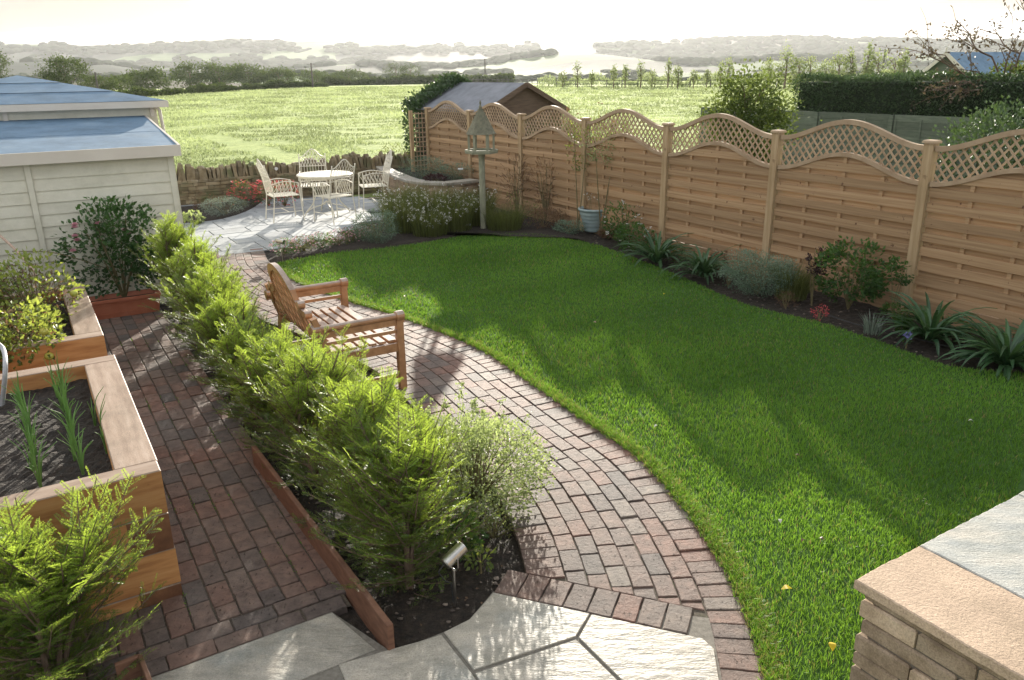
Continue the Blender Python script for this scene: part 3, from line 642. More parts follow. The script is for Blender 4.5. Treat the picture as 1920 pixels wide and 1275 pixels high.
# ================================================================== NEIGHBOUR'S SHED behind the fence
def gable_shed(name, label, a0, a1, b0, b1, ze, zr, roofmat, wallmat, over=.12):
    t = thing(name, label, 'shed', ab(a0, (b0+b1)/2), ROT_E1)
    m = MB(); A0 = a0; bm = (b0+b1)/2
    for (a_) in (a0, a1):
        pass
    v = [ab(a0, b0, -.1), ab(a0, b1, -.1), ab(a0, b1, ze), ab(a0, bm, zr-.03), ab(a0, b0, ze), ab(a1, b0, -.1), ab(a1, b1, -.1), ab(a1, b1, ze), ab(a1, bm, zr-.03), ab(a1, b0, ze)]
    m.add(v, [(0, 1, 2, 3, 4), (9, 8, 7, 6, 5), (0, 4, 9, 5), (1, 6, 7, 2), (0, 5, 6, 1)]); part(m, 'wall', wallmat, t, True)
    m = MB(); sl_ = (zr-ze)/(bm-b0)
    for sg, be in ((-1, b0-over), (1, b1+over)):
        ze2 = ze-sl_*over; a_, b_ = a0-.1, a1+.1
        q = [ab(a_, bm, zr), ab(b_, bm, zr), ab(b_, be, ze2), ab(a_, be, ze2)]; q2 = [x-np.array([0, 0, .035]) for x in q]
        m.add(q+q2, [(0, 1, 2, 3), (7, 6, 5, 4), (0, 3, 7, 4), (1, 5, 6, 2), (2, 6, 7, 3)])
    part(m, 'roof', roofmat, t, True)
    m = MB()
    for be in (b0-over, b1+over): beam(m, ab(a0-.11, bm, zr-.03), ab(a0-.11, be, ze-sl_*over-.03), .02, .09)
    part(m, 'barge_board', M['shedwood'], t, True); return t
gable_shed('summer_house', 'low brown shed with grey felt roof behind the garden fence', 14.0, 17.2, 7.98, 9.8, 1.80, 2.27, M['greyroof'], M['shedwood'])
s2 = DD(1780, 103, 27)
o_ = gable_shed('felt_roof_shed', 'far shed with pale blue roof rising above the clipped hedge', 0, 1, 0, 1, 1, 2, M['felt'], M['oldfence'])
for c in kids(o_): bpy.data.objects.remove(c)
t = o_; t.location = (s2[0], s2[1], 0); t.rotation_euler[2] = math.radians(-14); ORG[t.name] = None
for nm, mat in (('wall', M['oldfence']), ('roof', M['felt']), ('barge_board', M['trim'])):
    m = MB(); zr, ze, w, L = 2.90, 2.24, .82, 4.5
    if nm == 'wall': m.add([(0, -w, -.1), (0, w, -.1), (0, w, ze), (0, 0, zr-.05), (0, -w, ze), (L, -w, -.1), (L, w, -.1), (L, w, ze), (L, 0, zr-.05), (L, -w, ze)], [(4, 3, 2, 1, 0), (5, 6, 7, 8, 9), (0, 5, 9, 4), (1, 2, 7, 6)])
    elif nm == 'roof':
        for sg in (-1, 1):
            q = np.array([(-.15, 0, zr), (L, 0, zr), (L, sg*(w+.12), ze-.08), (-.15, sg*(w+.12), ze-.08)]); m.add(np.vstack([q, q-[0, 0, .04]]), [(0, 1, 2, 3), (7, 6, 5, 4), (0, 3, 7, 4), (1, 5, 6, 2), (2, 6, 7, 3)])
    else:
        for sg in (-1, 1): beam(m, (-.17, 0, zr-.04), (-.17, sg*(w+.12), ze-.12), .025, .11)
        beam(m, (-.18, 0, zr-.15), (-.18, 0, zr+.14), .03, .05, (0, 1, 0))
    part(m, nm, mat, t)
t.rotation_euler[2] = math.radians(28)

# ================================================================== GARDEN SHED (left)
SA, SB = 9.71, 1.46
shed = thing('garden_shed', 'cream weatherboarded garden building with blue felt roofs at left', 'shed', ab(SA, SB), ROT_E2)
m = MB(); z = -.02; k = 0
while z < 1.66:
    z1 = min(z+.125, 1.68)
    for (bb0, bb1) in ((-3.2, .02), (.08, SB-.045)):
        v = [ab(SA-.020, bb0, z), ab(SA-.020, bb1, z), ab(SA-.006, bb1, z1), ab(SA-.006, bb0, z1), ab(SA+.02, bb0, z), ab(SA+.02, bb1, z), ab(SA+.02, bb1, z1), ab(SA+.02, bb0, z1)]
        m.add(v, [(0, 1, 2, 3), (0, 4, 5, 1), (3, 2, 6, 7)], rng.uniform(0, 1))
    # right side wall
    v = [ab(SA+.045, SB+.002, z), ab(SA+4.0, SB+.002, z), ab(SA+4.0, SB-.012, z1), ab(SA+.045, SB-.012, z1)]
    m.add(v+[x-np.array([*(E2*.03), 0]) for x in v], [(0, 1, 2, 3), (4, 7, 6, 5), (0, 4, 5, 1)], rng.uniform(0, 1)); z = z1-.0
part(m, 'weatherboard_wall', M['board'], shed, True)
m = MB(); beam(m, ab(SA-.022, SB-.02, -.03), ab(SA-.022, SB-.02, 1.66), .055, .022, (E1[0], E1[1], 0)); beam(m, ab(SA+.01, SB+.012, -.03), ab(SA+.01, SB+.012, 1.66), .055, .022, (E2[0], E2[1], 0)); part(m, 'corner_trim', M['board'], shed, True)
m = MB(); beam(m, ab(SA-.026, .05, -.03), ab(SA-.026, .05, 1.66), .055, .024, (E1[0], E1[1], 0)); part(m, 'cover_strip', M['board'], shed, True)
# lean-to roof
LA0, LA1, LZ0, LZ1 = SA-.12, SA+1.95, 1.75, 1.995
def quadslab(mb, q, th=.03, tone=.5): q = np.array(q, float); mb.add(np.vstack([q, q-[0, 0, th]]), [(0, 1, 2, 3), (7, 6, 5, 4), (0, 4, 5, 1), (1, 5, 6, 2), (2, 6, 7, 3), (3, 7, 4, 0)], tone)
m = MB(); rb = SB+.07
for f0, f1, tn in ((0, .45, .3), (.44, 1, .6)):
    za, zb = LZ0+(LZ1-LZ0)*f0, LZ0+(LZ1-LZ0)*f1+.004; quadslab(m, [ab(LA0+(LA1-LA0)*f0, -3.3, za+(.006 if f0 else 0)), ab(LA0+(LA1-LA0)*f0, rb, za+(.006 if f0 else 0)), ab(LA0+(LA1-LA0)*f1, rb-.03*f1, zb), ab(LA0+(LA1-LA0)*f1, -3.3, zb)], .03, tn)
part(m, 'lean_to_roof', M['felt'], shed, True)
m = MB(); beam(m, ab(LA0-.012, -3.3, 1.70), ab(LA0-.012, rb+.02, 1.70), .024, .12); beam(m, ab(LA0, rb+.012, 1.70), ab(LA1, rb-.02, 1.945), .024, .12); part(m, 'fascia', M['trim'], shed, True)
# upper building
UB = 1.66; UA = SA+1.95
m = MB(); box_pts = [ab(UA, -1.35), ab(UA, UB), ab(UA+2.5, UB), ab(UA+2.5, -1.35)]
prism(m, [p[:2] for p in box_pts], -.02, 2.14, .002, .5); part(m, 'upper_wall', M['board'], shed, True)
m = MB(); ap = ab(12.95, .18, 2.52); ev = [ab(UA-.12, -1.5, 2.185), ab(UA-.12, UB+.13, 2.185), ab(UA+2.62, UB+.13, 2.185), ab(UA+2.62, -1.5, 2.185)]
for i in range(4):
    a, b = ev[i], ev[(i+1) % 4]
    for f0, f1, tn in ((0, .35, .3), (.35, .7, .55), (.7, 1, .75)):
        dz = np.array([0, 0, .006])
        m.add([a+(ap-a)*f0+dz*(f0 > 0), b+(ap-b)*f0+dz*(f0 > 0), b+(ap-b)*f1, a+(ap-a)*f1], [(0, 1, 2, 3)], tn)
part(m, 'upper_roof', M['felt'], shed, True)
m = MB()
for i in range(4): a, b = ev[i], ev[(i+1) % 4]; dz = np.array([0, 0, .045]); beam(m, a-dz, b-dz, .022, .08)
part(m, 'upper_fascia', M['trim'], shed, True)
for bb in (UB-.06, -.05, -.9): m = MB(); beam(m, ab(UA-.02, bb, 1.98), ab(UA-.02, bb, 2.14), .05, .03, (E1[0], E1[1], 0)); part(m, 'wall_trim', M['trim'], shed, True)
m = MB(); tube(m, [ab(UA-.07, UB-.02, 2.12), ab(UA-.04, UB+.03, 2.06), ab(UA-.02, UB+.05, 1.7), ab(UA-.02, UB+.05, .1)], .022, 8); part(m, 'downpipe', M['trim'], shed, True, True)

# ================================================================== DRY STONE WALL
WA = np.array([-6.74, 16.0]); wdir = norm(np.array([-2.75, 18.25])-WA)
wrot = math.atan2(wdir[1], wdir[0]); wall = thing('dry_stone_wall', 'old dry stone wall with upright coping stones beyond the patio', 'wall', (WA[0], WA[1], 0), wrot)
m = MB(); rs = np.random.default_rng(3)
box(m, -1.8, .03, -.1, 6.0, .36, .44, .1)
z = -.03
while z < .45:
    hh = rs.uniform(.045, .085); x = -1.8
    while x < 6.0:
        L = rs.uniform(.08, .32); j = rs.uniform(-.018, .018)
        obox(m, (x+L/2, .02+j+.1, z+hh/2), (1, 0, 0), (0, 1, 0), (0, 0, 1), L/2-.005, .12, hh/2-.004, rs.uniform(0, 1), .009); x += L
    z += hh
part(m, 'stone_courses', M['drystone'], wall)
m = MB(); x = -1.8
while x < 6.0:
    w = rs.uniform(.035, .10); hh = rs.uniform(.22, .36)*(1+.1*math.sin(x*2)); ln = rs.uniform(-.22, .22); wd = rs.uniform(.14, .2)
    n = 7; a = np.linspace(0, PI, n); yy = .19-np.cos(a)*wd*rs.uniform(.9, 1.1, n); zz = .44+hh*np.r_[0, (.55+.45*np.sin(a[1:-1])**.6)*rs.uniform(.85, 1.08, n-2), 0]
    pts = np.c_[yy, zz]; v = []
    for s in (-w/2, w/2): v += [(x+w/2+s*rs.uniform(.85, 1)+(p_[1]-.44)*ln, p_[0], p_[1]) for p_ in pts]
    f = [tuple(range(n))[::-1], tuple(range(n, 2*n))]+[(i, i+1, n+i+1, n+i) for i in range(n-1)]
    m.add(v, f, rs.uniform(0, 1)); x += w*.98+rs.uniform(0, .012)
part(m, 'coping_stones', M['drystone'], wall)
m = MB(); lathe(m, [(0, 0), (.035, 0), (.035, .01), (0, .012)], 16); m.xf(Matrix.Translation(Vector((2.05, -.005, .6))) @ Matrix.Rotation(PI/2, 4, 'X'))
t = m.build('wall_marker', M['whiteplastic']); t.location = tuple(np.array([*WA, 0])); t.rotation_euler[2] = wrot; tag(t, 'small round white disc fixed to the coping of the stone wall', 'marker')

# curved raised bed
rb_ = thing('raised_stone_bed', 'curved low stone raised bed with pale coping beside the patio', 'raised bed', (-1.6, 15.14, 0))
CV = catmull([(-3.05, 18.35), (-2.75, 17.35), (-2.45, 16.6), (-1.97, 15.55), (-1.6, 15.2), (-1.17, 15.12), (-.62, 15.55)], 6); CV, _ = resample(CV, .12)
Tn = norm(np.gradient(CV, axis=0)); Nn = np.stack([-Tn[:, 1], Tn[:, 0]], 1)   # pointing away/right
m = MB(); z = -.02
while z < .44:
    hh = rs.uniform(.05, .09)
    i = 0
    while i < len(CV)-1:
        k = int(rs.integers(1, 4)); j = min(i+k, len(CV)-1); a, b = CV[i], CV[j]; d = norm(b-a); nn = np.array([-d[1], d[0]])
        obox(m, (*((a+b)/2+nn*.12), z+hh/2), (*d, 0), (*nn, 0), (0, 0, 1), np.linalg.norm(b-a)/2-.004, .12+rs.uniform(-.006, .006), hh/2-.003, rs.uniform(0, 1), .006); i = j
    z += hh
part(m, 'stone_courses', M['stone'], rb_, True)
m = MB(); 
for i in range(0, len(CV)-1, 4):
    j = min(i+4, len(CV)-1); a, b = CV[i], CV[j]; q = [a-Nn[i]*.04, b-Nn[j]*.04, b+Nn[j]*.26, a+Nn[i]*.26]; prism(m, inset(q, .003), .452, .50, .006, rs.uniform(0, 1))
part(m, 'coping', M['slab'], rb_, True)
m = MB(); pl = [*[CV[i]+Nn[i]*.2 for i in range(0, len(CV), 3)], (-.5, 15.6), (-1.7, 17.75), (-2.3, 18.5)]; m.add([(x, y, .42) for x, y in pl], [tuple(range(len(pl)))]); part(m, 'bed_soil', M['soil'], rb_, True)

# ================================================================== FOREGROUND STONE PLANTER (right)
CN = np.array([1.10, 2.16]); U1 = norm(np.array([.27, -.44])); U2 = norm(np.array([.93, .61])); U2 = norm(U2-U1*(U1@U2)); ZC = .90
fw_ = thing('stone_planter', 'square stone walled planter with wide coping in the right foreground', 'planter', (CN[0], CN[1], 0))
def L2(a, b): return CN+U1*a+U2*b
def cop(name, a0, a1, b0, b1, mat, tone):
    m = MB(); pts = []
    cs = [L2(a0, b0), L2(a1, b0), L2(a1, b1), L2(a0, b1)]
    for i in range(4):
        p, q = cs[i], cs[(i+1) % 4]; n = max(2, int(np.linalg.norm(q-p)/.012)); d = norm(q-p); nn = np.array([-d[1], d[0]])
        off = 0
        for k in range(n): off = off*.6+rs.uniform(-.0016, .0016); pts.append(p+(q-p)*k/n+nn*off*(k > 0))
    prism(m, pts, ZC-.038, ZC, .004, tone, 0, True); return part(m, name, mat, fw_, True)
cop('coping_slab', 0, 1.2, 0, .352, M['tan'], .5)
cop('coping_slab', .0, .36, .357, .99, M['grey'], .5); cop('coping_slab', .0, .36, .995, 1.6, M['grey'], .7); cop('coping_slab', .0, .36, 1.605, 2.3, M['grey'], .3)
m = MB(); z = ZC-.042; rs = np.random.default_rng(12)
row_h = [.038, .072, .062, .075, .06, .08, .07, .075, .08, .07, .09, .09]
for ri, hh in enumerate(row_h):
    z0 = z-hh; x = .03-rs.uniform(0, .02)
    while x < 1.2:
        L = rs.uniform(.16, .34) if ri else rs.uniform(.4, .6); d = rs.uniform(-.006, .006)
        q = [L2(x, .035+d), L2(x+L-.006, .035+d+rs.uniform(-.003, .003)), L2(x+L-.006, .16), L2(x, .16)]
        pts = []
        prism(m, q, z0+.003+rs.uniform(0, .003), z-.002, .007, rs.uniform(0, 1), 0, True); x += L
    x = .16
    while x < 2.2:
        L = rs.uniform(.16, .34); prism(m, [L2(.035, x), L2(.16, x), L2(.16, x+L-.006), L2(.035, x+L-.006)], z0+.004, z-.002, .007, rs.uniform(0, 1), 0, True); x += L
    z = z0
part(m, 'stone_courses', M['stone'], fw_, True)
m = MB(); prism(m, [L2(.045, .045), L2(1.2, .045), L2(1.2, .34), L2(.34, .34), L2(.34, 2.2), L2(.045, 2.2)], -.02, ZC-.04, .001); part(m, 'mortar_core', M['mortar'], fw_, True)
m = MB(); m.add([(*L2(a, b), ZC-.14) for a, b in ((.3, .3), (1.3, .3), (1.3, 2.3), (.3, 2.3))], [(0, 1, 2, 3)]); part(m, 'planter_soil', M['soil'], fw_, True)

# ================================================================== SLEEPER RAISED BEDS
def sleeper_bed(label, a0, a1, b0, b1, hts, org):
    t = thing('raised_bed', label, 'raised bed', org, ROT_E1)
    z = 0; n = len(hts); TF, TS = .125, .19
    for k, hh in enumerate(hts):
        top = k == n-1; full = (k % 2 == (n-1) % 2)
        for side in ('f', 'b', 'l', 'r'):
            m = MB(); tn = rng.uniform(0, 1); e = .003
            if side in 'fb':
                aa0, aa1 = (a0, a0+TF) if side == 'f' else (a1-TF, a1); bb0, bb1 = (b0, b1) if full else (b0+TS, b1-TS)
            else:
                bb0, bb1 = (b0, b0+TS) if side == 'l' else (b1-TS, b1); aa0, aa1 = (a0+TF, a1-TF) if full else (a0, a1)
            ins = 0 if top or k else -.0
            j = rng.uniform(-.003, .003, 2)
            q = [ab(aa0+j[0], bb0), ab(aa0+j[0], bb1-(0 if side != 'r' else 0)+j[1]), ab(aa1, bb1+j[1]), ab(aa1, bb0)]
            prism(m, q, z+(.003 if k else -.03), z+hh, .005, tn)
            # give top faces the weathered look, ends the end grain
            mats = [M['sleeper'], M['sleeptop'], M['endgrain']] if side in 'lr' else [M['sleeper2'], M['sleeptop2'], M['endgrain']]
            nf = sum(len(x) for x in m.f); mi = np.zeros(nf, int)
            i0 = 0; m2 = []
            for arr in m.f:
                idx = np.zeros(len(arr), int)
                for fi, fa in enumerate(arr):
                    pv = m.v[0][fa]; nrm_ = np.cross(pv[1]-pv[0], pv[2]-pv[1]); nrm_ = nrm_/(np.linalg.norm(nrm_)+1e-9)
                    if nrm_[2] > .6: idx[fi] = 1
                    elif side in 'lr' and abs(nrm_[:2]@E1) > .9: idx[fi] = 2
                m2.append(idx)
            m.m = m2
            o = part(m, 'sleeper', mats, t, True)
        z += hh
    m = MB(); nx, ny = 60, 60; A, B = np.meshgrid(np.linspace(a0+TF-.01, a1-TF+.01, nx), np.linspace(b0+TS-.01, b1-TS+.01, ny)); zt = z-.10+.012*np.sin(A*14)*np.sin(B*11)+rng.uniform(-.008, .008, A.shape)
    P = A[..., None]*E1+B[..., None]*E2; I = (np.arange(ny-1)[:, None]*nx+np.arange(nx-1)); m.add(np.concatenate([P, zt[..., None]], -1).reshape(-1, 3), np.stack([I, I+nx, I+nx+1, I+1], -1).reshape(-1, 4))
    part(m, 'bed_soil', M['soil'], t, True); return t
bed2 = sleeper_bed('nearer timber sleeper raised bed holding dark soil and rows of leeks', 3.74, 5.69, -1.6, .31, [.07, .2, .2, .23], ab(3.74, .31))
bed1 = sleeper_bed('farther timber sleeper raised bed overgrown with tomato plants', 6.55, 8.4, -1.6, .31, [.07, .16, .17, .2], ab(6.55, .31))

# timber edging board
ed = MB(); A, B = G(480, 870), G(735, 1219); A[2] = B[2] = .05; n = 14
for i in range(n):
    pass
beam(ed, A, B, .03, .18, (0, 0, 1), .5, .004)
t = ed.build('timber_edging', M['edging'], org=(A[0], A[1], 0)); tag(t, 'long brown timber edging board between brick path and yew bed', 'edging')
ed = MB(); q0 = G(215, 1247, .1); q1 = G(262, 1229, .1); q2 = G(290, 1300, .1)
beam(ed, (q0[0], q0[1], .04), (q1[0], q1[1], .04), .02, .13, (0, 0, 1), .7, .003); beam(ed, (q1[0], q1[1], .04), (q2[0], q2[1], .04), .02, .13, (0, 0, 1), .2, .003)
t = ed.build('corner_edging', M['edging'], org=(q1[0], q1[1], 0)); tag(t, 'short brown timber edging corner at the foot of the nearest yew', 'edging')

# terracotta trough
def trough():
    t = thing('planter_trough', 'long terracotta coloured plastic trough against the cream shed', 'planter', ab(9.36, .66, 0), ROT_E2)
    m = MB(); L, W, Hh = .40, .13, .21
    def ring(l, w, z): return [(-l, -w, z), (l, -w, z), (l, w, z), (-l, w, z)]
    v = ring(L-.03, W-.02, 0)+ring(L, W, Hh-.03)+ring(L+.012, W+.012, Hh-.03)+ring(L+.012, W+.012, Hh)+ring(L-.012, W-.012, Hh)+ring(L-.03, W-.03, Hh-.05)
    f = [(3, 2, 1, 0)]+[(k*4+i, k*4+(i+1) % 4, k*4+4+(i+1) % 4, k*4+4+i) for k in range(5) for i in range(4)]
    m.add(v, f)
    for y in (-1,):
        pts = [(-L+.05, .05), (L-.05, .05), (L-.035, .15), (-L+.035, .15)]
        for i in range(4):
            p, q = pts[i], pts[(i+1) % 4]; yy = lambda z: -(W-.02+(.02)*z/(Hh-.03))-.001
            beam(m, (p[0], yy(p[1]), p[1]), (q[0], yy(q[1]), q[1]), .006, .006)
    part(m, 'trough_body', M['terra'], t); m = MB(); m.add(ring(L-.02, W-.02, Hh-.045), [(0, 1, 2, 3)]); part(m, 'trough_soil', M['soil'], t); return t
trough()

# ================================================================== BENCH
bench = thing('garden_bench', 'arched lattice back teak garden bench facing the lawn', 'bench', ab(6.3, 2.0, 0), ROT_E1-PI)   # local x = towards camera along path, local y = E2 side?
# local frame: x along bench (E1 reversed), y = towards the front (E2)
BR = math.atan2(-E1[1], -E1[0]); bench.rotation_euler[2] = BR; ORG[bench.name] = None
hw = .64
def BP(m, name, mats=None, parent=None, lab=None): return part(m, name, mats or [M['teak'], M['teaktop']], parent or bench)
def topmat(m, zc=None):
    # faces pointing up use the weathered material
    out = []; vv = np.concatenate(m.v)
    for arr in m.f:
        pv = vv[arr]; nn = norm(np.cross(pv[:, 1]-pv[:, 0], pv[:, 2]-pv[:, 1])); out.append((nn[:, 2] > .55).astype(int))
    m.m = out; return m
YF, YB = .38, -.22
for sx in (-1, 1):
    m = MB(); box(m, sx*hw-.028, YF-.03, 0, sx*hw+.028, YF+.026, .585, .5, .004); BP(m, 'front_leg')
    m = MB(); beam(m, (sx*hw, YB-.06, 0), (sx*hw, YB, .42), .055, .05, (0, 1, 0)); beam(m, (sx*hw, YB, .40), (sx*hw, YB-.1, .72), .055, .045, (0, 1, 0)); BP(m, 'back_leg')
    # rolled arm with scroll ends
    m = MB(); tube(m, [(sx*hw, YB-.08, .625), (sx*hw, 0, .625), (sx*hw, YF+.0, .625)], .027, 12); ar = BP(topmat(m), 'armrest')
    for y in (YF+.005, YB-.09):
        m = MB(); tube(m, [(sx*hw, y-.035, .625), (sx*hw, y-.03, .625), (sx*hw, y+.03, .625), (sx*hw, y+.035, .625)], [.036, .042, .042, .036], 14); box(m, sx*hw-.027, y-.03, .575, sx*hw+.027, y+.03, .60); part(topmat(m), 'arm_scroll', [M['teak'], M['teaktop']], ar)
    for z, h_ in ((.575, .05), (.50, .028), (.44, .0)):
        if h_: m = MB(); box(m, sx*hw-.012, YB-.04, z-h_/2, sx*hw+.012, YF-.03, z+h_/2, .6); BP(topmat(m), 'side_rail')
    m = MB(); box(m, sx*hw-.014, YB, .33, sx*hw+.014, YF-.03, .40, .5); BP(topmat(m), 'seat_side_rail')
    m = MB(); box(m, sx*hw-.014, YB-.03, .10, sx*hw+.014, YF-.03, .14, .5); BP(topmat(m), 'lower_rail')
for i in range(7):
    y0 = YB+.02+i*.082; m = MB(); box(m, -hw+.03, y0, .40, hw-.03, y0+.058, .42, rng.uniform(0, 1), .003); BP(topmat(m), 'seat_slat')
m = MB(); box(m, -hw+.02, YF-.02, .33, hw-.02, YF+.005, .40, .5, .003); BP(topmat(m), 'front_rail')
m = MB(); beam(m, (0, YB-.03, .12), (0, YF-.05, .12), .03, .04); box(m, -hw, .05, .10, hw, .09, .135, .5); BP(topmat(m), 'stretcher')
# back: outline curve
lean = lambda z: YB-.015-(z-.40)*.26
def backtop(x):
    ax_ = abs(x)
    if ax_ < .30: return .70+.335*math.sqrt(max(0, 1-(ax_/.345)**2))**.9+.0
    if ax_ < .40: return .865-(ax_-.30)*.0-.0 if False else .80-.3*(ax_-.30)
    if ax_ < .50: return .745
    return .60+.13*max(0, 1-(ax_-.50)/.12)**2
xs = np.linspace(-.60, .60, 81); zt = np.array([backtop(x) for x in xs])
m = MB(); th = .022
def ycur(z, off): return YB-.015-(z-.40)*.26+off
for i in range(len(xs)-1):
    for k in range(1):
        x0, x1, za, zb = xs[i], xs[i+1], zt[i], zt[i+1]; d = .062
        v = [(x0, ycur(za-d, -th), za-d), (x1, ycur(zb-d, -th), zb-d), (x1, ycur(zb, -th), zb), (x0, ycur(za, -th), za), (x0, ycur(za-d, th), za-d), (x1, ycur(zb-d, th), zb-d), (x1, ycur(zb, th), zb), (x0, ycur(za, th), za)]
        m.add(v, [(0, 1, 2, 3), (5, 4, 7, 6), (3, 2, 6, 7), (1, 0, 4, 5)])
BP(topmat(m), 'top_rail')
for sx in (-1, 1):
    for (x, z) in ((.40, .775), (.51, .72)): m = MB(); tube(m, [(sx*x, ycur(z, -th-.006), z), (sx*x, ycur(z, th+.006), z)], .03, 12); BP(topmat(m), 'scroll')
m = MB(); box(m, -hw, YB-.03, .46, hw, YB-.0, .50, .5)
BP(topmat(m), 'bottom_back_rail')
def zin(x): return backtop(x)-.05
m = MB()
for c0 in np.arange(-.6, .61, .105):
    for sg in (-1, 1):
        q = np.linspace(.48, 1.05, 60); xx = c0+sg*(q-.48)*.62; ok = [abs(x) < .59 and z < zin(x) for x, z in zip(xx, q)]
        idx = [i for i, o in enumerate(ok) if o]
        if len(idx) > 3:
            # first continuous run
            a = idx[0]; b = a
            while b+1 < len(ok) and ok[b+1]: b += 1
            if b-a > 2: o_ = .006*sg; beam(m, (xx[a], ycur(q[a], o_), q[a]), (xx[b], ycur(q[b], o_), q[b]), .042, .012, (0, 1, .26), rng.uniform(0, 1))
BP(topmat(m), 'lattice_back')
for sx in (-1, 1):
    m = MB(); beam(m, (sx*.30, ycur(.48, 0), .48), (sx*.30, ycur(.80, 0), .80), .04, .03, (0, 1, 0)); BP(topmat(m), 'back_post')

# ================================================================== METAL CHAIRS + TABLE
def metal_chair(arch):
    t = thing('metal_chair', 'x', 'chair')
    w, d, sh = .25, .23, .45; r = .009
    for sx in (-1, 1):
        m = MB(); tube(m, [(sx*w*1.02, d+.03, 0), (sx*w, d, sh), (sx*w, d-.01, .66)], r, 6); part(m, 'front_leg', M['cream'], t, smooth=True)
        m = MB(); tube(m, [(sx*w*1.02, -d-.06, 0), (sx*w, -d, sh), (sx*w, -d-.05, .75), (sx*w, -d-.12, .98)], r*1.1, 6); blob(m, (sx*w, -d-.12, .995), .013, 1, 1, 0); part(m, 'back_leg', M['cream'], t, smooth=True)
        m = MB(); a = np.linspace(0, 1, 9)
        tube(m, [(sx*w, -d-.04+(2*d+.04)*q, .66+.045*math.sin(PI*q)) for q in a], r*.9, 6); tube(m, [(sx*(w), d-.02-.02*math.cos(q), .64-.03*math.sin(q)) for q in np.linspace(0, 2*PI, 10)], r*.6, 5, cap=False)
        ar = part(m, 'armrest', M['cream'], t, smooth=True)
        m = MB()
        for q in np.linspace(.1, .95, 7): y = -d+2*d*q; tube(m, [(sx*w, y, sh), (sx*w, y+.02, .56), (sx*w, y, .67)], .0045, 4)
        for q in np.linspace(.0, .75, 6): y = -d+2*d*q; tube(m, [(sx*w, y, sh+.02), (sx*w, y+.09, .60), (sx*w, y+.1, .68)], .0045, 4)
        part(m, 'arm_bars', M['cream'], ar, smooth=True)
        m = MB(); beam(m, (sx*w, -d-.04, .17), (sx*w, d+.02, .17), .012, .008); part(m, 'side_stretcher', M['cream'], t)
    m = MB()
    for x in np.linspace(-w+.015, w-.015, 11): beam(m, (x, -d, sh), (x, d, sh), .024, .006)
    for y in (-d, 0, d): beam(m, (-w, y, sh-.008), (w, y, sh-.008), .02, .008)
    part(m, 'seat', M['cream'], t)
    m = MB(); Yb = lambda z: -d-(.05*(z-.45)/.3 if z < .75 else .05+.07*(z-.75)/.23)
    top = lambda x: .965+.13*(math.cos(PI*min(1, abs(x)/(w*.9)))*.5+.5)-.02*(abs(x)/w)
    xs = np.linspace(-w, w, 17); tube(m, [(x, Yb(top(x)), top(x)) for x in xs], r, 6); part(m, 'top_rail', M['cream'], t, smooth=True)
    m = MB(); beam(m, (-w, Yb(.5), .50), (w, Yb(.5), .50), .008, .014); part(m, 'lower_back_rail', M['cream'], t)
    m = MB(); beam(m, (-w, Yb(.78), .78), (w, Yb(.78), .78), .007, .012); part(m, 'middle_back_rail', M['cream'], t, smooth=True)
    m = MB()
    for x in np.linspace(-w+.03, w-.03, 9):
        tube(m, [(x, Yb(.5), .5), (x, Yb(.78), .78)], .0045, 4)
        for s in (-1, 1):
            x2 = max(-w+.01, min(w-.01, x+s*.11)); tube(m, [(x, Yb(.78), .78), (x+s*.03, Yb(.88), .88), (x2, Yb(top(x2)), top(x2))], .0045, 4)
    part(m, 'back_bars', M['cream'], t, smooth=True)
    m = MB(); beam(m, (-w, 0, .172), (w, 0, .172), .012, .008); part(m, 'cross_stretcher', M['cream'], t)
    return t
ch = metal_chair(True); spots = [((-4.06, 14.2), E2, 'cream metal armchair nearest the shed, at the left of the table'),
    ((-3.80, 15.45), np.array([.22, -1.]), 'cream metal armchair behind the table against the stone wall'),
    ((-3.12, 13.98), np.array([-.72, .60]), 'cream metal armchair nearest the lawn with its back to the viewer'),
    ((-2.62, 15.25), np.array([-.95, -.35]), 'cream metal armchair right of the table by the curved raised bed')]
for i, (p, d, lab) in enumerate(spots):
    rz = math.atan2(d[1], d[0])-PI/2; c = ch if i == 0 else copy_tree(ch)
    c.location = (p[0], p[1], .005); c.rotation_euler[2] = rz; c['label'] = lab; c['group'] = 'metal armchairs round the patio table'
tb = thing('patio_table', 'round cream metal table with scrolled legs on the patio', 'table', (-3.42, 14.75, .005))
m = MB(); lathe(m, [(0, .745), (.49, .745), (.505, .735), (.505, .72), (.47, .718), (.47, .69), (.465, .69), (.465, .715), (0, .715)], 40); part(m, 'tabletop', M['cream'], tb, smooth=False)
for k in range(4):
    a = k*PI/2+.5; c, s = math.cos(a), math.sin(a); prof = [(.36, .70), (.30, .58), (.22, .46), (.2, .36), (.27, .2), (.38, .08), (.43, 0)]
    m = MB(); P = catmull([(r*c, r*s, z) for r, z in prof], 4); tube(m, P, .011, 6); P = catmull([(r*c, r*s, z) for r, z in [(.40, .05), (.28, .13), (.12, .17), (.0, .24)]], 4); tube(m, P, .009, 6); part(m, 'leg', M['cream'], tb, smooth=True)
m = MB(); tube(m, [(.47*math.cos(a), .47*math.sin(a), .64) for a in np.linspace(0, 2*PI, 33)], .006, 5)
for a in np.arange(0, 2*PI, .13): tube(m, [(.47*math.cos(a), .47*math.sin(a), .70), (.47*math.cos(a+.06), .47*math.sin(a+.06), .64)], .004, 4)
part(m, 'table_apron', M['cream'], tb)

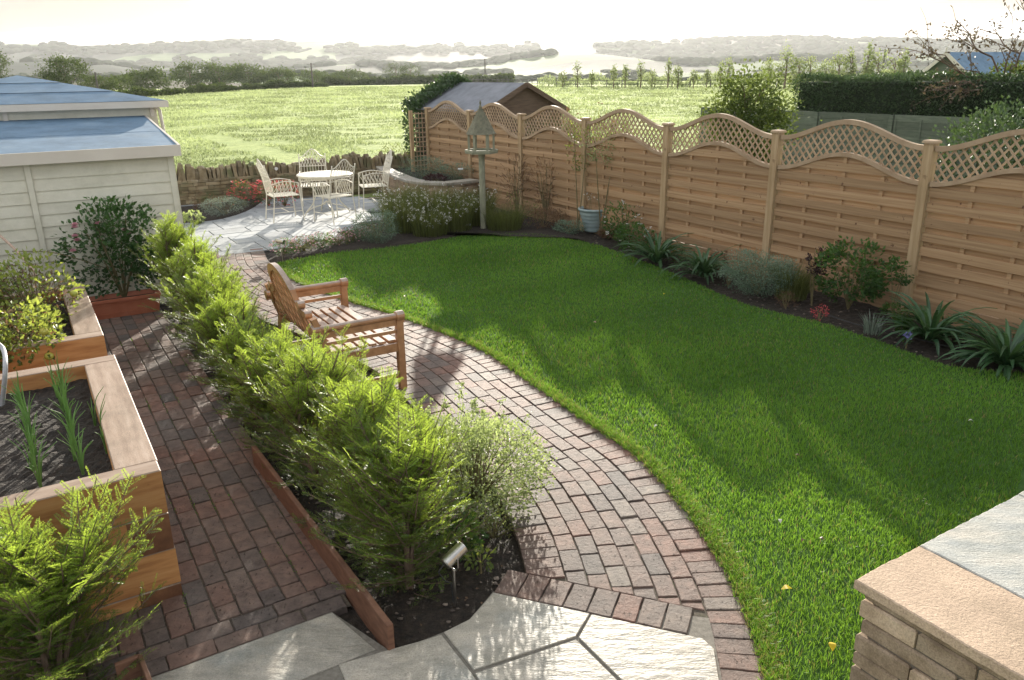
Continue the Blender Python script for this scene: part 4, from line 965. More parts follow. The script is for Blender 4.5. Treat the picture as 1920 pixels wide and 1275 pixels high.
# ================================================================== BIRD TABLE, POT, SPOTLIGHTS
bt = thing('bird_table', 'wooden bird table on a tall post with steep pointed roof', 'bird table', (-.45, 13.0, 0))
m = MB(); a = np.arange(8)*PI/4
for i in range(1): lathe(m, [(.05, 0), (.05, 1.15), (.062, 1.25)], 8)
part(m, 'post', M['birdwood'], bt)
m = MB(); lathe(m, [(0, 1.24), (.26, 1.24), (.27, 1.27), (.27, 1.30), (.245, 1.30), (.245, 1.275), (0, 1.275)], 6); part(m, 'platform', M['birdwood'], bt)
for k in range(6): m = MB(); a = k*PI/3; beam(m, (.2*math.cos(a), .2*math.sin(a), 1.275), (.2*math.cos(a), .2*math.sin(a), 1.56), .035, .035, (math.cos(a), math.sin(a), 0)); part(m, 'roof_post', M['birdwood'], bt)
m = MB()
for k in range(7):
    r0, z0 = .245*(1-k/7.6), 1.54+k*.055; lathe(m, [(r0*.9, z0), (r0, z0+.0), (r0*.84, z0+.062)], 6, tone=k/7)
lathe(m, [(.03, 1.9), (.02, 1.93), (.028, 1.96), (.008, 1.99), (.02, 2.02), (0, 2.07)], 8); part(m, 'roof', M['birdroof'], bt)
pot = thing('glazed_pot', 'pale blue ribbed pot standing against the fence', 'pot', (1.36, 12.75, 0))
m = MB(); prof = [(0, 0), (.15, 0), (.155, .02)]
for k in range(5): z = .03+k*.06; r_ = .155+.018*k; prof += [(r_, z), (r_+.006, z+.02), (r_+.004, z+.045)]
prof += [(.235, .33), (.255, .34), (.262, .365), (.25, .38), (.225, .375), (.21, .33)]; lathe(m, prof, 32); part(m, 'pot_body', M['glaze'], pot, smooth=True)
m = MB(); lathe(m, [(0, .34), (.215, .34)], 24); part(m, 'pot_soil', M['soil'], pot)
m = MB()
for k in range(9):
    a, r_ = rng.uniform(0, 6.28), rng.uniform(.02, .15); x, y = r_*math.cos(a), r_*math.sin(a); h_ = rng.uniform(.25, .55); tube(m, [(x, y, .33), (x*1.3, y*1.3, .33+h_*.6), (x*1.9, y*1.9, .33+h_)], .003, 4)
    leaves(m, rng.normal([x*1.7, y*1.7, .33+h_*.85], .03, (6, 3)), rng.normal(size=(6, 3)), .03, .015, .6, mi=1)
part(m, 'stems', [M['stem'], M['white']], pot)
def spot(loc, rz, tilt, label, sc=1.):
    t = thing('garden_spotlight', label, 'garden light', loc, rz)
    m = MB(); tube(m, [(0, 0, -.03), (0, 0, .17)], .008, 8); part(m, 'spike', M['steel'], t)
    m = MB(); tube(m, [(-.035, 0, .245), (-.036, 0, .20), (-.02, 0, .175), (.02, 0, .175), (.036, 0, .20), (.035, 0, .245)], .004, 5); part(m, 'bracket', M['steel'], t)
    m = MB(); R_ = Matrix.Translation(Vector((0, 0, .245))) @ Matrix.Rotation(tilt, 4, 'X')
    lathe(m, [(0, -.055), (.026, -.055), (.031, -.05), (.031, .062), (.028, .066), (.027, .05), (0, .05)], 24); m.xf(R_); part(m, 'lamp_head', M['steel'], t, smooth=False)
    m = MB(); tube(m, [(0, -.045, .235), (-.01, -.08, .19), (-.015, -.04, .12), (-.008, -.012, .1), (.0, -.01, .0)], .0035, 6); part(m, 'cable', M['darkplastic'], t, smooth=True); t.scale = (sc,)*3; return t
spot((-.30, 3.27, 0), math.radians(-48), math.radians(-68), 'brushed steel garden spotlight on a spike at the near end of the yew bed', 1.05)
spot((-3.22, 10.9, 0), math.radians(60), math.radians(-88), 'dark steel garden spotlight among pink flowers beside the patio', 1.1)

# ================================================================== YEWS
def rotv(v, ax, ang):
    v = np.asarray(v, float); ax = norm(np.asarray(ax, float)); return v*math.cos(ang)+np.cross(ax, v)*math.sin(ang)+ax*(ax@v)*(1-math.cos(ang))
def shoot_arrays(P, D, L, U, pitch, nl, nw, rs):
    """all needles for many shoots. P,D,U (N,3) L (N,)"""
    out_p, out_d, out_u, out_l, out_t = [], [], [], [], []
    N = len(P); K = int(max(L)/pitch)+1; S = norm(np.cross(D, U)); base_t = rs.uniform(.0, .8, N)
    for k in range(1, K):
        s = k*pitch; ok = s < L
        if not ok.any(): break
        f = (s/L[ok])[:, None]; droop = np.array([0, 0, -1.])*(L[ok][:, None]*.10*f**2)
        p = P[ok]+D[ok]*s+droop
        for sg in (-1, 1):
            d = norm(S[ok]*sg+D[ok]*.55+U[ok]*.18+rs.normal(0, .12, (ok.sum(), 3)))
            out_p.append(p); out_d.append(d); out_u.append(U[ok]+rs.normal(0, .25, (ok.sum(), 3))); out_l.append(nl*(1-.55*f[:, 0]**3)*rs.uniform(.8, 1.1, ok.sum()))
            out_t.append(np.clip(base_t[ok]+.35*f[:, 0]+rs.uniform(-.1, .1, ok.sum()), 0, 1))
    return [np.concatenate(x) for x in (out_p, out_d, out_u, out_l, out_t)]
def yew(loc, h, r, label, seed, nb=62, pitch=.0085, nl=.021, nw=.0042, group='young yews', zb=.03, lean=(0, 0), upper=.62):
    rs = np.random.default_rng(seed); t = thing('yew_bush', label, 'yew', loc, 0, group)
    st = MB(); P, D, L, U = [], [], [], []
    leaders = [((0, 0), h)]+[((rs.uniform(-.13, .13), rs.uniform(-.13, .13)), h*rs.uniform(.7, .95)) for _ in range(6)]
    LP = []
    for (x, y), hh in leaders:
        pts = np.array([(x*.2, y*.2, -.03), (x*.7+rs.normal(0, .01), y*.7, hh*.4), (x*1.2+lean[0]*.6, y*1.2+lean[1]*.6, hh*.75), (x*1.5+lean[0], y*1.5+lean[1], hh-.04)]); tube(st, catmull(pts, 4), np.linspace(.014, .003, 13), 5); LP.append((catmull(pts, 8), hh))
    for k in range(nb):
        C_, hh = LP[rs.integers(len(LP))]; f = rs.uniform(zb, .97); i = int(f*(len(C_)-1)); p = C_[i]; z = p[2]/h
        az = rs.uniform(0, 2*PI); prof = (.62+.55*math.sin(min(1, max(0, z)*1.25+.12)*PI)**.8)*(1-.55*max(0, z-.55)/.45)
        ln = r*prof*rs.uniform(.55, 1.25)*1.12; el = rs.uniform(.45, 1.15)*min(1, .35+z*1.6)+.4*max(0, z-.5)
        d = np.array([math.cos(az)*math.cos(el), math.sin(az)*math.cos(el), math.sin(el)])
        q = np.linspace(0, 1, 7)[:, None]; bp = p+d*ln*q+np.array([0, 0, .12])*ln*q**2; tube(st, bp, np.linspace(.005, .0018, 7), 4, cap=False)
        tang = norm(np.gradient(bp, axis=0)); up = norm(np.cross(np.cross(tang[3], [0, 0, 1.]), tang[3])); side = np.cross(tang[3], up)
        nS = int(ln/.022)
        for j in range(1, nS):
            f = j/nS; i = min(5, int(f*6)); pp = bp[i]+(bp[i+1]-bp[i])*(f*6-i); sg = 1 if j % 2 else -1
            dd = norm(tang[i]*.75+side*sg*.75+up*rs.uniform(-.15, .45)+rs.normal(0, .12, 3)); P.append(pp); D.append(dd); L.append(rs.uniform(.07, .14)*(1.15-.5*f)*(r/.32)**.5); U.append(up+rs.normal(0, .3, 3))
        P.append(bp[-2]); D.append(tang[-1]); L.append(rs.uniform(.08, .13)); U.append(up)
    for C_, hh in LP:
        for f in np.linspace(.4, 1, 20):
            i = int(f*(len(C_)-1)); a = rs.uniform(0, 6.28); P.append(C_[i]); D.append(norm(np.array([math.cos(a)*.6, math.sin(a)*.6, 1.]))); L.append(rs.uniform(.06, .12)); U.append(np.array([math.cos(a), math.sin(a), .2]))
        P.append(C_[-1]-np.array([0, 0, .05])); D.append(np.array([rs.normal(0, .1), rs.normal(0, .1), 1.])); L.append(.13); U.append(np.array([1, 0, 0.]))
    P, D, L, U = np.array(P), norm(np.array(D)), np.array(L), norm(np.array(U))
    np_, nd, nu, nln, nt_ = shoot_arrays(P, D, L, U, pitch, nl, nw, rs)
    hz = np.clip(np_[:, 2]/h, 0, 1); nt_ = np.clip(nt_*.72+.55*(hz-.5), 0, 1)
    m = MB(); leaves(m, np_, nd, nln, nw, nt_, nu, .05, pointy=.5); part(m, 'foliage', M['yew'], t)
    i = np.arange(len(P)); seg = MB()
    S2 = norm(np.cross(D, U))*.0012; E_ = P+D*L[:, None]-np.array([0, 0, 1.])*(L*.10)[:, None]; seg.add(np.stack([P-S2, P+S2, E_+S2*.5, E_-S2*.5], 1).reshape(-1, 3), i[:, None]*4+np.array([0, 1, 2, 3]))
    st.v += seg.v; st.f += [f+st.n for f in seg.f]; st.t += seg.t; st.m += seg.m; st.n += seg.n
    part(st, 'stems', M['bark'], t); return t
ords = ['nearest yew of the row, beside the steel spotlight', 'second yew of the row counted from the viewer', 'third yew of the row counted from the viewer', 'fourth yew of the row, beside the near arm of the bench', 'fifth yew of the row, directly behind the bench back', 'sixth yew of the row, behind the far end of the bench', 'seventh yew of the row, past the bench towards the shed', 'eighth yew of the row, left of the brick path bend', 'farthest and loosest yew of the row, by the trough and shed']
yp = [(3.20, 1.30, .86, .36), (3.82, 1.33, .90, .36), (4.46, 1.28, .86, .35), (5.1, 1.26, .80, .33), (5.75, 1.20, .76, .31), (6.45, 1.20, .80, .31), (7.15, 1.26, .88, .34), (7.95, 1.28, .96, .36), (8.8, 1.22, 1.10, .36)]
for k, (a, b, h_, r_) in enumerate(yp):
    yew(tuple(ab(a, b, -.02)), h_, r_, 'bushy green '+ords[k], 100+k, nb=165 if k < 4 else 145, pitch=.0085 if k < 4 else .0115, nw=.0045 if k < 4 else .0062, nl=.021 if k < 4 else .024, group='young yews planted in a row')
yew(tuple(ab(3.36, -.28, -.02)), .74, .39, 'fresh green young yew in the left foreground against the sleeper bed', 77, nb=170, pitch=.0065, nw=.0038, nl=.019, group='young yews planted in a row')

# ================================================================== GENERIC PLANTS
def bush(name, label, cat, loc, r, h, n, L, W, mat, seed=0, flowers=None, dens=.55, stems=9, z0=.0, group=None, sq=1., upright=0., stemmat='stem', clump=0, loose=.17):
    """rounded leafy shrub: stems + foliage (+ flowers)"""
    rs = np.random.default_rng(seed+500); t = thing(name, label, cat, loc, rs.uniform(0, 6), group)
    st = MB(); tips = []
    for k in range(stems):
        a = k*2.4+rs.uniform(-.3, .3); f = math.sqrt((k+.5)/stems)*.75; e_ = np.array([math.cos(a)*r*f, math.sin(a)*r*f*sq, z0+(h-z0)*(1-.45*f*f)*rs.uniform(.75, .95)])
        mid = e_*np.array([.45, .45, .5]); tube(st, catmull([(0, 0, -.02), mid+rs.normal(0, .01, 3), e_], 4), np.linspace(.006, .002, 9)*(1+h*.6), 4); tips.append(e_)
    part(st, 'stems', M[stemmat], t)
    cl = norm(rs.normal(size=(clump or 40, 3)))*rs.uniform(.35, 1, (clump or 40, 1))**.5
    idx = rs.integers(0, len(cl), n); q = cl[idx]+rs.normal(0, loose, (n, 3)); ln = np.linalg.norm(q, axis=1, keepdims=True); q = q/np.maximum(1, ln/ rs.uniform(.9, 1.15, (n, 1)))
    c = np.array([0, 0, z0+(h-z0)*.5]); p = c+q*np.array([r, r*sq, (h-z0)*.5]); p[:, 2] = np.maximum(p[:, 2], .005)
    d = norm(q*np.array([1, 1, .8])+rs.normal(0, .5, (n, 3))+np.array([0, 0, .25+upright]))
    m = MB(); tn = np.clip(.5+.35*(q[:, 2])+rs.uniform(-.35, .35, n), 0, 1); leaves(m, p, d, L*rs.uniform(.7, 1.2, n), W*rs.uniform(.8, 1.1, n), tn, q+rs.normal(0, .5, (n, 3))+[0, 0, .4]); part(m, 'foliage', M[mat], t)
    if flowers:
        fm, fn, fs = flowers; q = norm(rs.normal(size=(fn, 3))*[1, 1, .7]+[0, 0, .5])*rs.uniform(.85, 1.15, (fn, 1)); p = c+q*np.array([r, r*sq, (h-z0)*.5]); P_ = np.repeat(p, 5, 0)+rs.normal(0, fs*.15, (fn*5, 3)); a = np.tile(np.arange(5)*1.257, fn); d = np.stack([np.cos(a), np.sin(a), np.full(fn*5, .45)], 1)+rs.normal(0, .2, (fn*5, 3))
        m = MB(); leaves(m, P_, d, fs, fs*.8, .6, np.tile([[0, 0, 1.]], (fn*5, 1))); part(m, 'flowers', M[fm], t)
    return t
def strap(label, loc, n, L, W, seed, name='strap_leaved_plant', cat='plant', mat='strap', group=None, up=1.0, spread=1.):
    rs = np.random.default_rng(seed+900); t = thing(name, label, cat, loc, 0, group); m = MB()
    for k in range(n):
        a = rs.uniform(0, 2*PI); Lk = L*rs.uniform(.6, 1.15); r0 = rs.uniform(0, .06)*spread; el = rs.uniform(.55, 1.35)*up; s = np.linspace(0, 1, 8); curv = rs.uniform(1.0, 2.3)
        ang = el-curv*s**1.3; x = np.cumsum(np.r_[0, np.cos(ang[:-1])])*Lk/7; z = np.maximum(.012, np.cumsum(np.r_[0, np.sin(ang[:-1])])*Lk/7); w = W*np.array([.6, .95, 1, 1, .9, .75, .5, .05])*.5
        ca, sa = math.cos(a), math.sin(a); c = np.c_[(r0+x)*ca, (r0+x)*sa, z]; sd = np.array([-sa, ca, 0]); tw = rs.uniform(-.3, .3)
        sdz = sd+np.array([0, 0, tw]); v = np.concatenate([c+w[:, None]*sdz, c-np.array([0, 0, .15*W])*1, c-w[:, None]*sdz]); i = np.arange(7)
        m.add(v, np.concatenate([np.stack([i, i+1, i+9, i+8], 1), np.stack([i+8, i+9, i+17, i+16], 1)]), rs.uniform(0, 1))
    part(m, 'leaves', M[mat], t); return t
def grassy(name, label, cat, loc, r, h, n, mat, seed, heads=None, group=None, w=.004, lean=.5):
    rs = np.random.default_rng(seed+1300); t = thing(name, label, cat, loc, 0, group); m = MB(); a = rs.uniform(0, 6.28, n); q = np.sqrt(rs.uniform(0, 1, n))*r*.5
    P = np.c_[np.cos(a)*q, np.sin(a)*q]; tips = []
    H = h*rs.uniform(.5, 1.05, n); ld = np.c_[np.cos(a), np.sin(a)]*(rs.uniform(.1, 1, n)*lean*H)[:, None]+rs.normal(0, .05*h, (n, 2))
    b = rs.uniform(0, 6.28, n); s = np.c_[np.cos(b), np.sin(b), 0*b]*w/2
    p0 = np.c_[P, 0*q]; p1 = np.c_[P+ld*.35, H*.6]; p2 = np.c_[P+ld, H*rs.uniform(.85, 1, n)]
    v = np.stack([p0-s, p0+s, p1+s, p1-s, p2+s*.3, p2-s*.3], 1).reshape(-1, 3); i = np.arange(n)[:, None]*6; tn = rs.uniform(0, 1, n)
    m.add(v, i+np.array([0, 1, 2, 3]), tn); m.f.append(i+np.array([3, 2, 4, 5])+(m.n-len(v))); m.t.append(tn); m.m.append(np.zeros(n, int)); part(m, 'foliage', M[mat], t)
    if heads:
        hm, k, fs, per = heads; idx = rs.integers(0, n, k); f = rs.uniform(.72, 1.0, k)[:, None]; c = p1[idx]+(p2[idx]-p1[idx])*np.clip((f-.6)/.4, 0, 1); c = np.repeat(c, per, 0)+rs.normal(0, fs*.35, (k*per, 3))
        m = MB(); leaves(m, c, rs.normal(size=(k*per, 3))+[0, 0, .3], fs, fs*.7, .6); part(m, 'flowers', M[hm], t)
    return t
def g3(x, y, z=0.): return tuple(G(x, y, z))
# --- right border
strap('large strap leaved clump at the right edge of the border', (4.27, 6.35, 0), 110, .62, .040, 1, group='strap leaved clumps in the border')
strap('strap leaved clump next to the last visible fence post', (3.98, 7.08, 0), 85, .58, .038, 2, group='strap leaved clumps in the border')
strap('strap leaved clump right behind the largest one against the gravel board', (4.75, 6.55, 0), 60, .5, .036, 7, group='strap leaved clumps in the border')
strap('strap leaved clump left of the round variegated shrub', (2.42, 9.62, 0), 85, .60, .036, 3, group='strap leaved clumps in the border')
strap('farthest strap leaved clump, beside the white flowers', (1.98, 10.45, 0), 85, .60, .036, 4, group='strap leaved clumps in the border')
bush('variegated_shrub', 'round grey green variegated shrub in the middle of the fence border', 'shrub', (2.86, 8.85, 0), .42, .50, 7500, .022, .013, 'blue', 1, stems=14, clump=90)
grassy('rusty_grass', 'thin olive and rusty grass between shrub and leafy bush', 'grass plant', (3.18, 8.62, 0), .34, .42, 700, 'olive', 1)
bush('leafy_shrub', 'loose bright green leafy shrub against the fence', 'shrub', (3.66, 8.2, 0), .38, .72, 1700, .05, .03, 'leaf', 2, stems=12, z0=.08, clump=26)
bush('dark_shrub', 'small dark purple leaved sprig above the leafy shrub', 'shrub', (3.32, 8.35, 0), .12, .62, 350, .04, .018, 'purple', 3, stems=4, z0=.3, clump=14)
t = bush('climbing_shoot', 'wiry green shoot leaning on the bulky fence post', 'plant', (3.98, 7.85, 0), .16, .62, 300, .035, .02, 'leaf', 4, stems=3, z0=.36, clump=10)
bush('red_seedling', 'tiny red leaved plant at the lawn edge of the border', 'plant', (3.20, 7.80, 0), .08, .15, 130, .022, .01, 'red', 5, stems=5)
bush('brown_seedhead_plant', 'small tuft of brown seedheads beside the round shrub', 'plant', (3.0, 8.25, 0), .12, .17, 260, .025, .008, 'brownp', 6, stems=7)
grassy('pale_tuft', 'pale thin grass tuft near the blue flowerhead', 'grass plant', (3.52, 7.3, 0), .14, .22, 90, 'silver', 7, w=.006)
grassy('green_tuft', 'green upright grass tuft beside the fence post foot', 'grass plant', (3.85, 7.35, 0), .14, .24, 110, 'leaf', 8, w=.006)
t = bush('blue_flower', 'single blue violet flowerhead at the lawn edge', 'flower', (3.68, 6.92, 0), .035, .13, 60, .02, .012, 'leaf', 9, stems=2)
M['violet'] = leafmat('violet_petal', (.2, .2, .5), (.4, .4, .75), (.4, .4, .7), .3); m = MB(); leaves(m, rng.normal([0, 0, .11], .012, (40, 3)), rng.normal(size=(40, 3)), .035, .03, .5); part(m, 'flowers', M['violet'], t)
bush('white_phlox', 'white flowering plant right of the glazed pot', 'plant', (1.72, 11.75, 0), .30, .62, 900, .05, .022, 'leaf', 10, ('white', 26, .035), stems=12, clump=30)
bush('low_leafy_plant', 'green leafy plant between the pot and strap leaved clumps', 'plant', (1.78, 11.15, 0), .26, .42, 700, .05, .028, 'leaf', 11, ('white', 8, .03), stems=9)
# low ground plants along the fence foot
for k, (x, y, r_, h_, mt, lab) in enumerate([(.55, 13.1, .32, .32, 'brownp', 'brownish straggly plant at the fence foot left of the pot'), (.95, 12.6, .25, .2, 'blue', 'small grey green plant at the lawn edge left of the pot'), (1.55, 12.2, .16, .14, 'brownp', 'low red brown plant at the foot of the pot'), (.15, 13.2, .4, .55, 'olive', 'dark olive shrub right of the bird table post')]):
    bush('border_plant', lab, 'plant', (x, y, 0), r_, h_, 900, .035, .014, mt, 20+k, stems=9, group='small plants along the fence foot')
for k, (x, y, lab) in enumerate([(.12, 14.35, 'tall faded lily stems against the far fence, left clump'), (.62, 13.75, 'tall faded lily stems against the far fence, right clump')]):
    t = bush('faded_lily', lab, 'plant', (x, y, 0), .26, 1.05, 260, .11, .014, 'brownp', 30+k, stems=11, z0=.25, upright=.4, group='faded lilies against the fence')
t = bush('climber', 'yellow leaved climber on the fence post above the pot', 'climber', (1.12, 12.86, 0), .26, 1.72, 260, .04, .026, 'tomleaf', 33, stems=2, z0=.95, sq=.4, clump=22)
t = bush('climber', 'pale green climber spreading along the trellis right of the pot', 'climber', (1.45, 12.45, 0), .36, 1.62, 420, .04, .022, 'pale', 34, stems=2, z0=1.1, sq=.3, clump=22)
# --- border between patio and lawn
bush('glaucous_shrub', 'round blue green shrub at the corner of patio and lawn', 'shrub', (-2.07, 12.08, 0), .36, .50, 3600, .028, .012, 'blue', 40, stems=14, clump=80)
gw = [(-1.75, 12.9, .36, .70), (-1.35, 13.3, .36, .75), (-.95, 12.95, .36, .68), (-1.3, 12.55, .32, .5), (-.6, 13.45, .34, .66), (-1.85, 13.6, .34, .74)]
gl = ['nearest the patio', 'in the middle at the back', 'left of the bird table post', 'at the front by the lawn', 'behind the bird table post', 'at the back by the raised bed']
for k, (x, y, r_, h_) in enumerate(gw):
    grassy('gaura', 'airy white flowered gaura clump '+gl[k], 'plant', (x, y, 0), r_*1.7, h_, 900, 'olive', 50+k, ('white', 95, .026, 4), 'gaura clumps beside the patio', .006, .45)
grassy('dark_grass', 'dark fine leaved clump right of the bird table post', 'grass plant', (-.1, 12.95, 0), .55, .42, 1300, 'olive', 58)
pk = [(-3.28, 11.22), (-3.05, 11.42), (-2.82, 11.62), (-2.62, 11.85), (-2.45, 12.08), (-2.35, 12.35)]
pl_ = ['closest to the brick path', 'second from the brick path', 'third from the brick path', 'fourth from the brick path', 'fifth from the brick path', 'farthest from the brick path']
for k, (x, y) in enumerate(pk):
    bush('pink_flowers', 'low pink flowering plant edging the lawn, '+pl_[k], 'plant', (x, y, 0), .19, .24, 750, .03, .01, 'olive' if k % 2 else 'leaf', 60+k, ('pink', 55, .02), stems=8, group='pink flowering plants edging the lawn')
# --- flower bed by the stone wall
bush('silver_shrub', 'grey silver shrub at the front of the curved flower bed', 'shrub', (-5.35, 14.75, 0), .45, .34, 2600, .035, .008, 'silver', 70, stems=12, sq=.8, clump=60)
for k, (x, y, lab) in enumerate([(-5.3, 15.75, 'left'), (-4.85, 15.85, 'middle'), (-4.5, 15.75, 'right')]):
    bush('red_flowers', 'red flowering plant in front of the stone wall, %s of three' % lab, 'plant', (x, y, 0), .30, .5, 700, .04, .01, 'olive', 72+k, ('red', 95, .034), stems=10, group='red flowering plants by the stone wall')
bush('dark_sage', 'dark purplish low plant left of the red flowers', 'plant', (-5.9, 15.3, 0), .28, .34, 700, .03, .012, 'brownp', 76, stems=8)
bush('pale_leafy_plant', 'small fresh green plant at the shed corner', 'plant', (-5.6, 13.9, 0), .16, .22, 200, .06, .045, 'pale', 77, stems=5)
# --- raised stone bed plants
bush('santolina', 'large grey green bush behind the curved raised bed', 'shrub', (-1.75, 16.5, .42), .55, .42, 2600, .04, .01, 'blue', 80, stems=12, sq=.9, clump=70)
bush('santolina', 'smaller grey green bush at the fence end of the raised bed', 'shrub', (-1.1, 16.1, .42), .36, .34, 1500, .04, .01, 'blue', 81, stems=10, clump=50)
bush('heuchera', 'dark red leaved plant on the raised bed edge', 'plant', (-1.45, 15.6, .42), .24, .18, 420, .04, .03, 'purple', 82, stems=6)
bush('wall_shrub', 'green and russet shrub where the stone wall meets the raised bed', 'shrub', (-2.6, 18.6, 0), .5, .95, 1500, .05, .02, 'olive', 83, stems=9)
# --- roses by the shed
def rose(loc, r, h, n, label, seed, nf, z0=.06):
    nf += 3
    t = bush('rose_bush', label, 'rose', loc, r, h, n, .055, .038, 'rose', seed, stems=9, z0=z0, clump=15, sq=.5, loose=.23); t.rotation_euler[2] = ROT_E2; rs = np.random.default_rng(seed)
    for k in range(nf):
        c = np.array([rs.uniform(-r*1.15, r*.4), -r*.3*rs.uniform(.5, 1.2), h*rs.uniform(.55, .85)]); m = MB()
        for q in range(3):
            n_ = 6; a = np.arange(n_)*2*PI/n_+q; d = np.stack([np.cos(a)*(.4+.3*q), np.sin(a)*(.4+.3*q), np.full(n_, .9-.2*q)], 1); leaves(m, np.repeat([c], n_, 0), d, .035+.006*q, .04, .3+.2*q, np.c_[d[:, :2], np.zeros(n_)], .1, pointy=.6)
        part(m, 'flower', M['pink'], t)
    m = MB(); tube(m, catmull([(-.0, 0, .3), (-r*1.1, -.05, h*.55), (-r*1.9, -.05, h*.62)], 6), .005, 5); part(m, 'long_shoot', M['stem'], t); return t
rose(tuple(ab(9.46, .72, .14)), .50, 1.08, 2300, 'tall pink rose bush rising from the terracotta trough', 91, 5)
rose(tuple(ab(9.3, -.75, 0)), .50, .95, 1500, 'shorter pink rose at the left edge against the cream shed', 92, 3)
# --- leeks
M['leekm'] = leafmat('leek_leaf', (.08, .18, .05), (.2, .34, .1), (.3, .45, .1), .35)
for ri, (pa_, pb_, nn_, lab) in enumerate([((48, 765), (72, 915), 12, 'left row of thin leeks in the nearer raised bed'), ((112, 735), (158, 893), 13, 'right row of thin leeks in the nearer raised bed'), ((178, 800), (200, 848), 3, 'few sparse leeks by the inner right side of the bed')]):
    A, B = G(*pa_, .6), G(*pb_, .6); t = thing('leek_row', lab, 'leeks', A, 0, 'rows of leeks'); rs = np.random.default_rng(ri+5)
    for k in range(nn_):
        x, y = (B-A)[:2]*k/(nn_-1)+rs.normal(0, .01, 2); m = MB()
        for q in range(6 if ri < 2 else 3):
            a = rs.uniform(0, 6.28); h_ = rs.uniform(.14, .30); c, s_k = math.cos(a), math.sin(a); l_ = rs.uniform(.01, .11); P = catmull([(x, y, -.03), (x+c*l_*.3, y+s_k*l_*.3, h_*.55), (x+c*l_, y+s_k*l_, h_*rs.uniform(.8, 1))], 4); tube(m, P, np.linspace(.0042, .0014, len(P)), 4)
        part(m, 'leek', M['leekm'], t)
m = MB(); prism(m, [(-.035, -.002), (.035, -.002), (.035, .002), (-.035, .002)], 0, .085, .001); t = m.build('plant_label', M['whiteplastic']); p_ = ab(5.50, -.62, .58); t.location = tuple(p_); t.rotation_euler = (.35, .15, ROT_E2); tag(t, 'white plastic plant label stuck in the back of the nearer raised bed', 'plant label')
for k, (x, y, z, lab) in enumerate([(872, 316, .62, 'white plant label among plants on the raised stone bed'), (997, 388, .1, 'white plant label at the foot of the far fence'), (878, 432, .0, 'thin white plant label at the far lawn edge')]):
    p_ = G(x, y, z) if k != 0 else np.array([-.95, 15.5, .62]); m = MB(); prism(m, [(-.05, -.002), (.05, -.002), (.05, .002), (-.05, .002)], .08, .11, .001); beam(m, (0, 0, -.12), (0, 0, .08), .008, .004); t = m.build('plant_label', M['whiteplastic']); t.location = tuple(p_); tag(t, lab, 'plant label')
# --- tomatoes
def tomato(loc, r, h, label, seed, n=1500, nf=5):
    t = bush('tomato_plant', label, 'tomato plant', loc, r, h, n, .042, .028, 'tomleaf', seed, stems=14, z0=-.12, clump=30, loose=.27, group='tomato plants in the farther raised bed'); rs = np.random.default_rng(seed)
    m = MB(); n2 = n//3; q = norm(rs.normal(size=(n2, 3)))*rs.uniform(.4, 1, (n2, 1)); leaves(m, q*[r, r, h*.5]+[0, 0, h*.45], rs.normal(size=(n2, 3))-[0, 0, .5], .05, .014, .5); part(m, 'withered_leaves', M['brownp'], t)
    for k in range(nf):
        a = rs.uniform(0, 6.28); m = MB(); blob(m, (math.cos(a)*r*.9, math.sin(a)*r*.9, rs.uniform(.0, h*.5)), .032, k, 2, .04, sq=(1, 1, .9)); part(m, 'tomato', M['tomato'], t, smooth=True)
    return t
for k, (a, b, r_, h_, lab) in enumerate([(6.75, -.30, .34, .40, 'tomato plant sprawling over the near right corner of its bed'), (7.6, -.12, .36, .58, 'tomato plant with long shoots towards the rose'), (7.1, -.75, .38, .58, 'tomato plant in the middle of the farther bed'), (7.9, -.65, .36, .62, 'tomato plant at the back of the farther bed'), (6.55, -.95, .34, .42, 'tomato plant hanging over the bed front at the left edge'), (6.62, -.62, .30, .34, 'tomato plant between the two nearest ones, drooping over the bed front')]):
    tomato(tuple(ab(a, b, .5)), r_, h_, lab, 200+k)
m = MB(); tube(m, catmull([G(0, 425, .95)+[-.3, 0, .2], G(40, 480, .95), G(62, 540, .75), ab(7.3, -.55, .5)], 8), .012, 8); t = m.build('plant_support', M['cane'], org=tuple(ab(7.3, -.55, .5)), smooth=True); tag(t, 'bent pinkish cane arching over the tomato plants at the left edge', 'cane')
m = MB(); tube(m, [ab(6.9, -1.1, .5), ab(7.4, -.9, 1.02)], .008, 6); t = m.build('plant_support', M['cane'], org=tuple(ab(6.9, -1.1, .5)), smooth=True); tag(t, 'thin straight cane leaning among the tomato plants', 'cane')
m = MB(); P = catmull([G(-12, 640, .95), G(6, 655, .9), G(10, 690, .85), G(4, 760, .6)], 8); tube(m, P, .014, 8); t = m.build('hose', M['pipe'], org=tuple(P[-1]), smooth=True); tag(t, 'grey ribbed hose end coming down into the nearer raised bed at the left edge', 'hose')
# --- yew bed companions
bush('oregano', 'pale variegated herb spilling onto the curved brick path', 'herb', (-.25, 4.18, 0), .47, .52, 10500, .021, .014, 'pale', 300, stems=34, clump=110, sq=.95, stemmat='stem')
grassy('oregano_shoots', 'upright pale flowering shoots at the back of the variegated herb', 'herb', (-.30, 4.35, 0), .55, .60, 70, 'pale', 301, ('pale', 520, .022, 4), None, .004, .4)
bush('green_herb', 'small bright green leafy herb below the variegated herb', 'herb', (-.28, 3.68, 0), .12, .22, 130, .045, .032, 'leaf', 302, stems=5)
bush('yellow_green_seedling', 'tiny yellow green seedling near the spotlight', 'seedling', (-.18, 3.52, 0), .07, .13, 60, .035, .022, 'tomleaf', 303, stems=3)
bush('thyme', 'dark fine leaved mound under the variegated herb', 'herb', (-.12, 3.85, 0), .20, .18, 1300, .016, .006, 'olive', 304, stems=9)
for k in range(7):      # weeds in the joints and bed
    pass
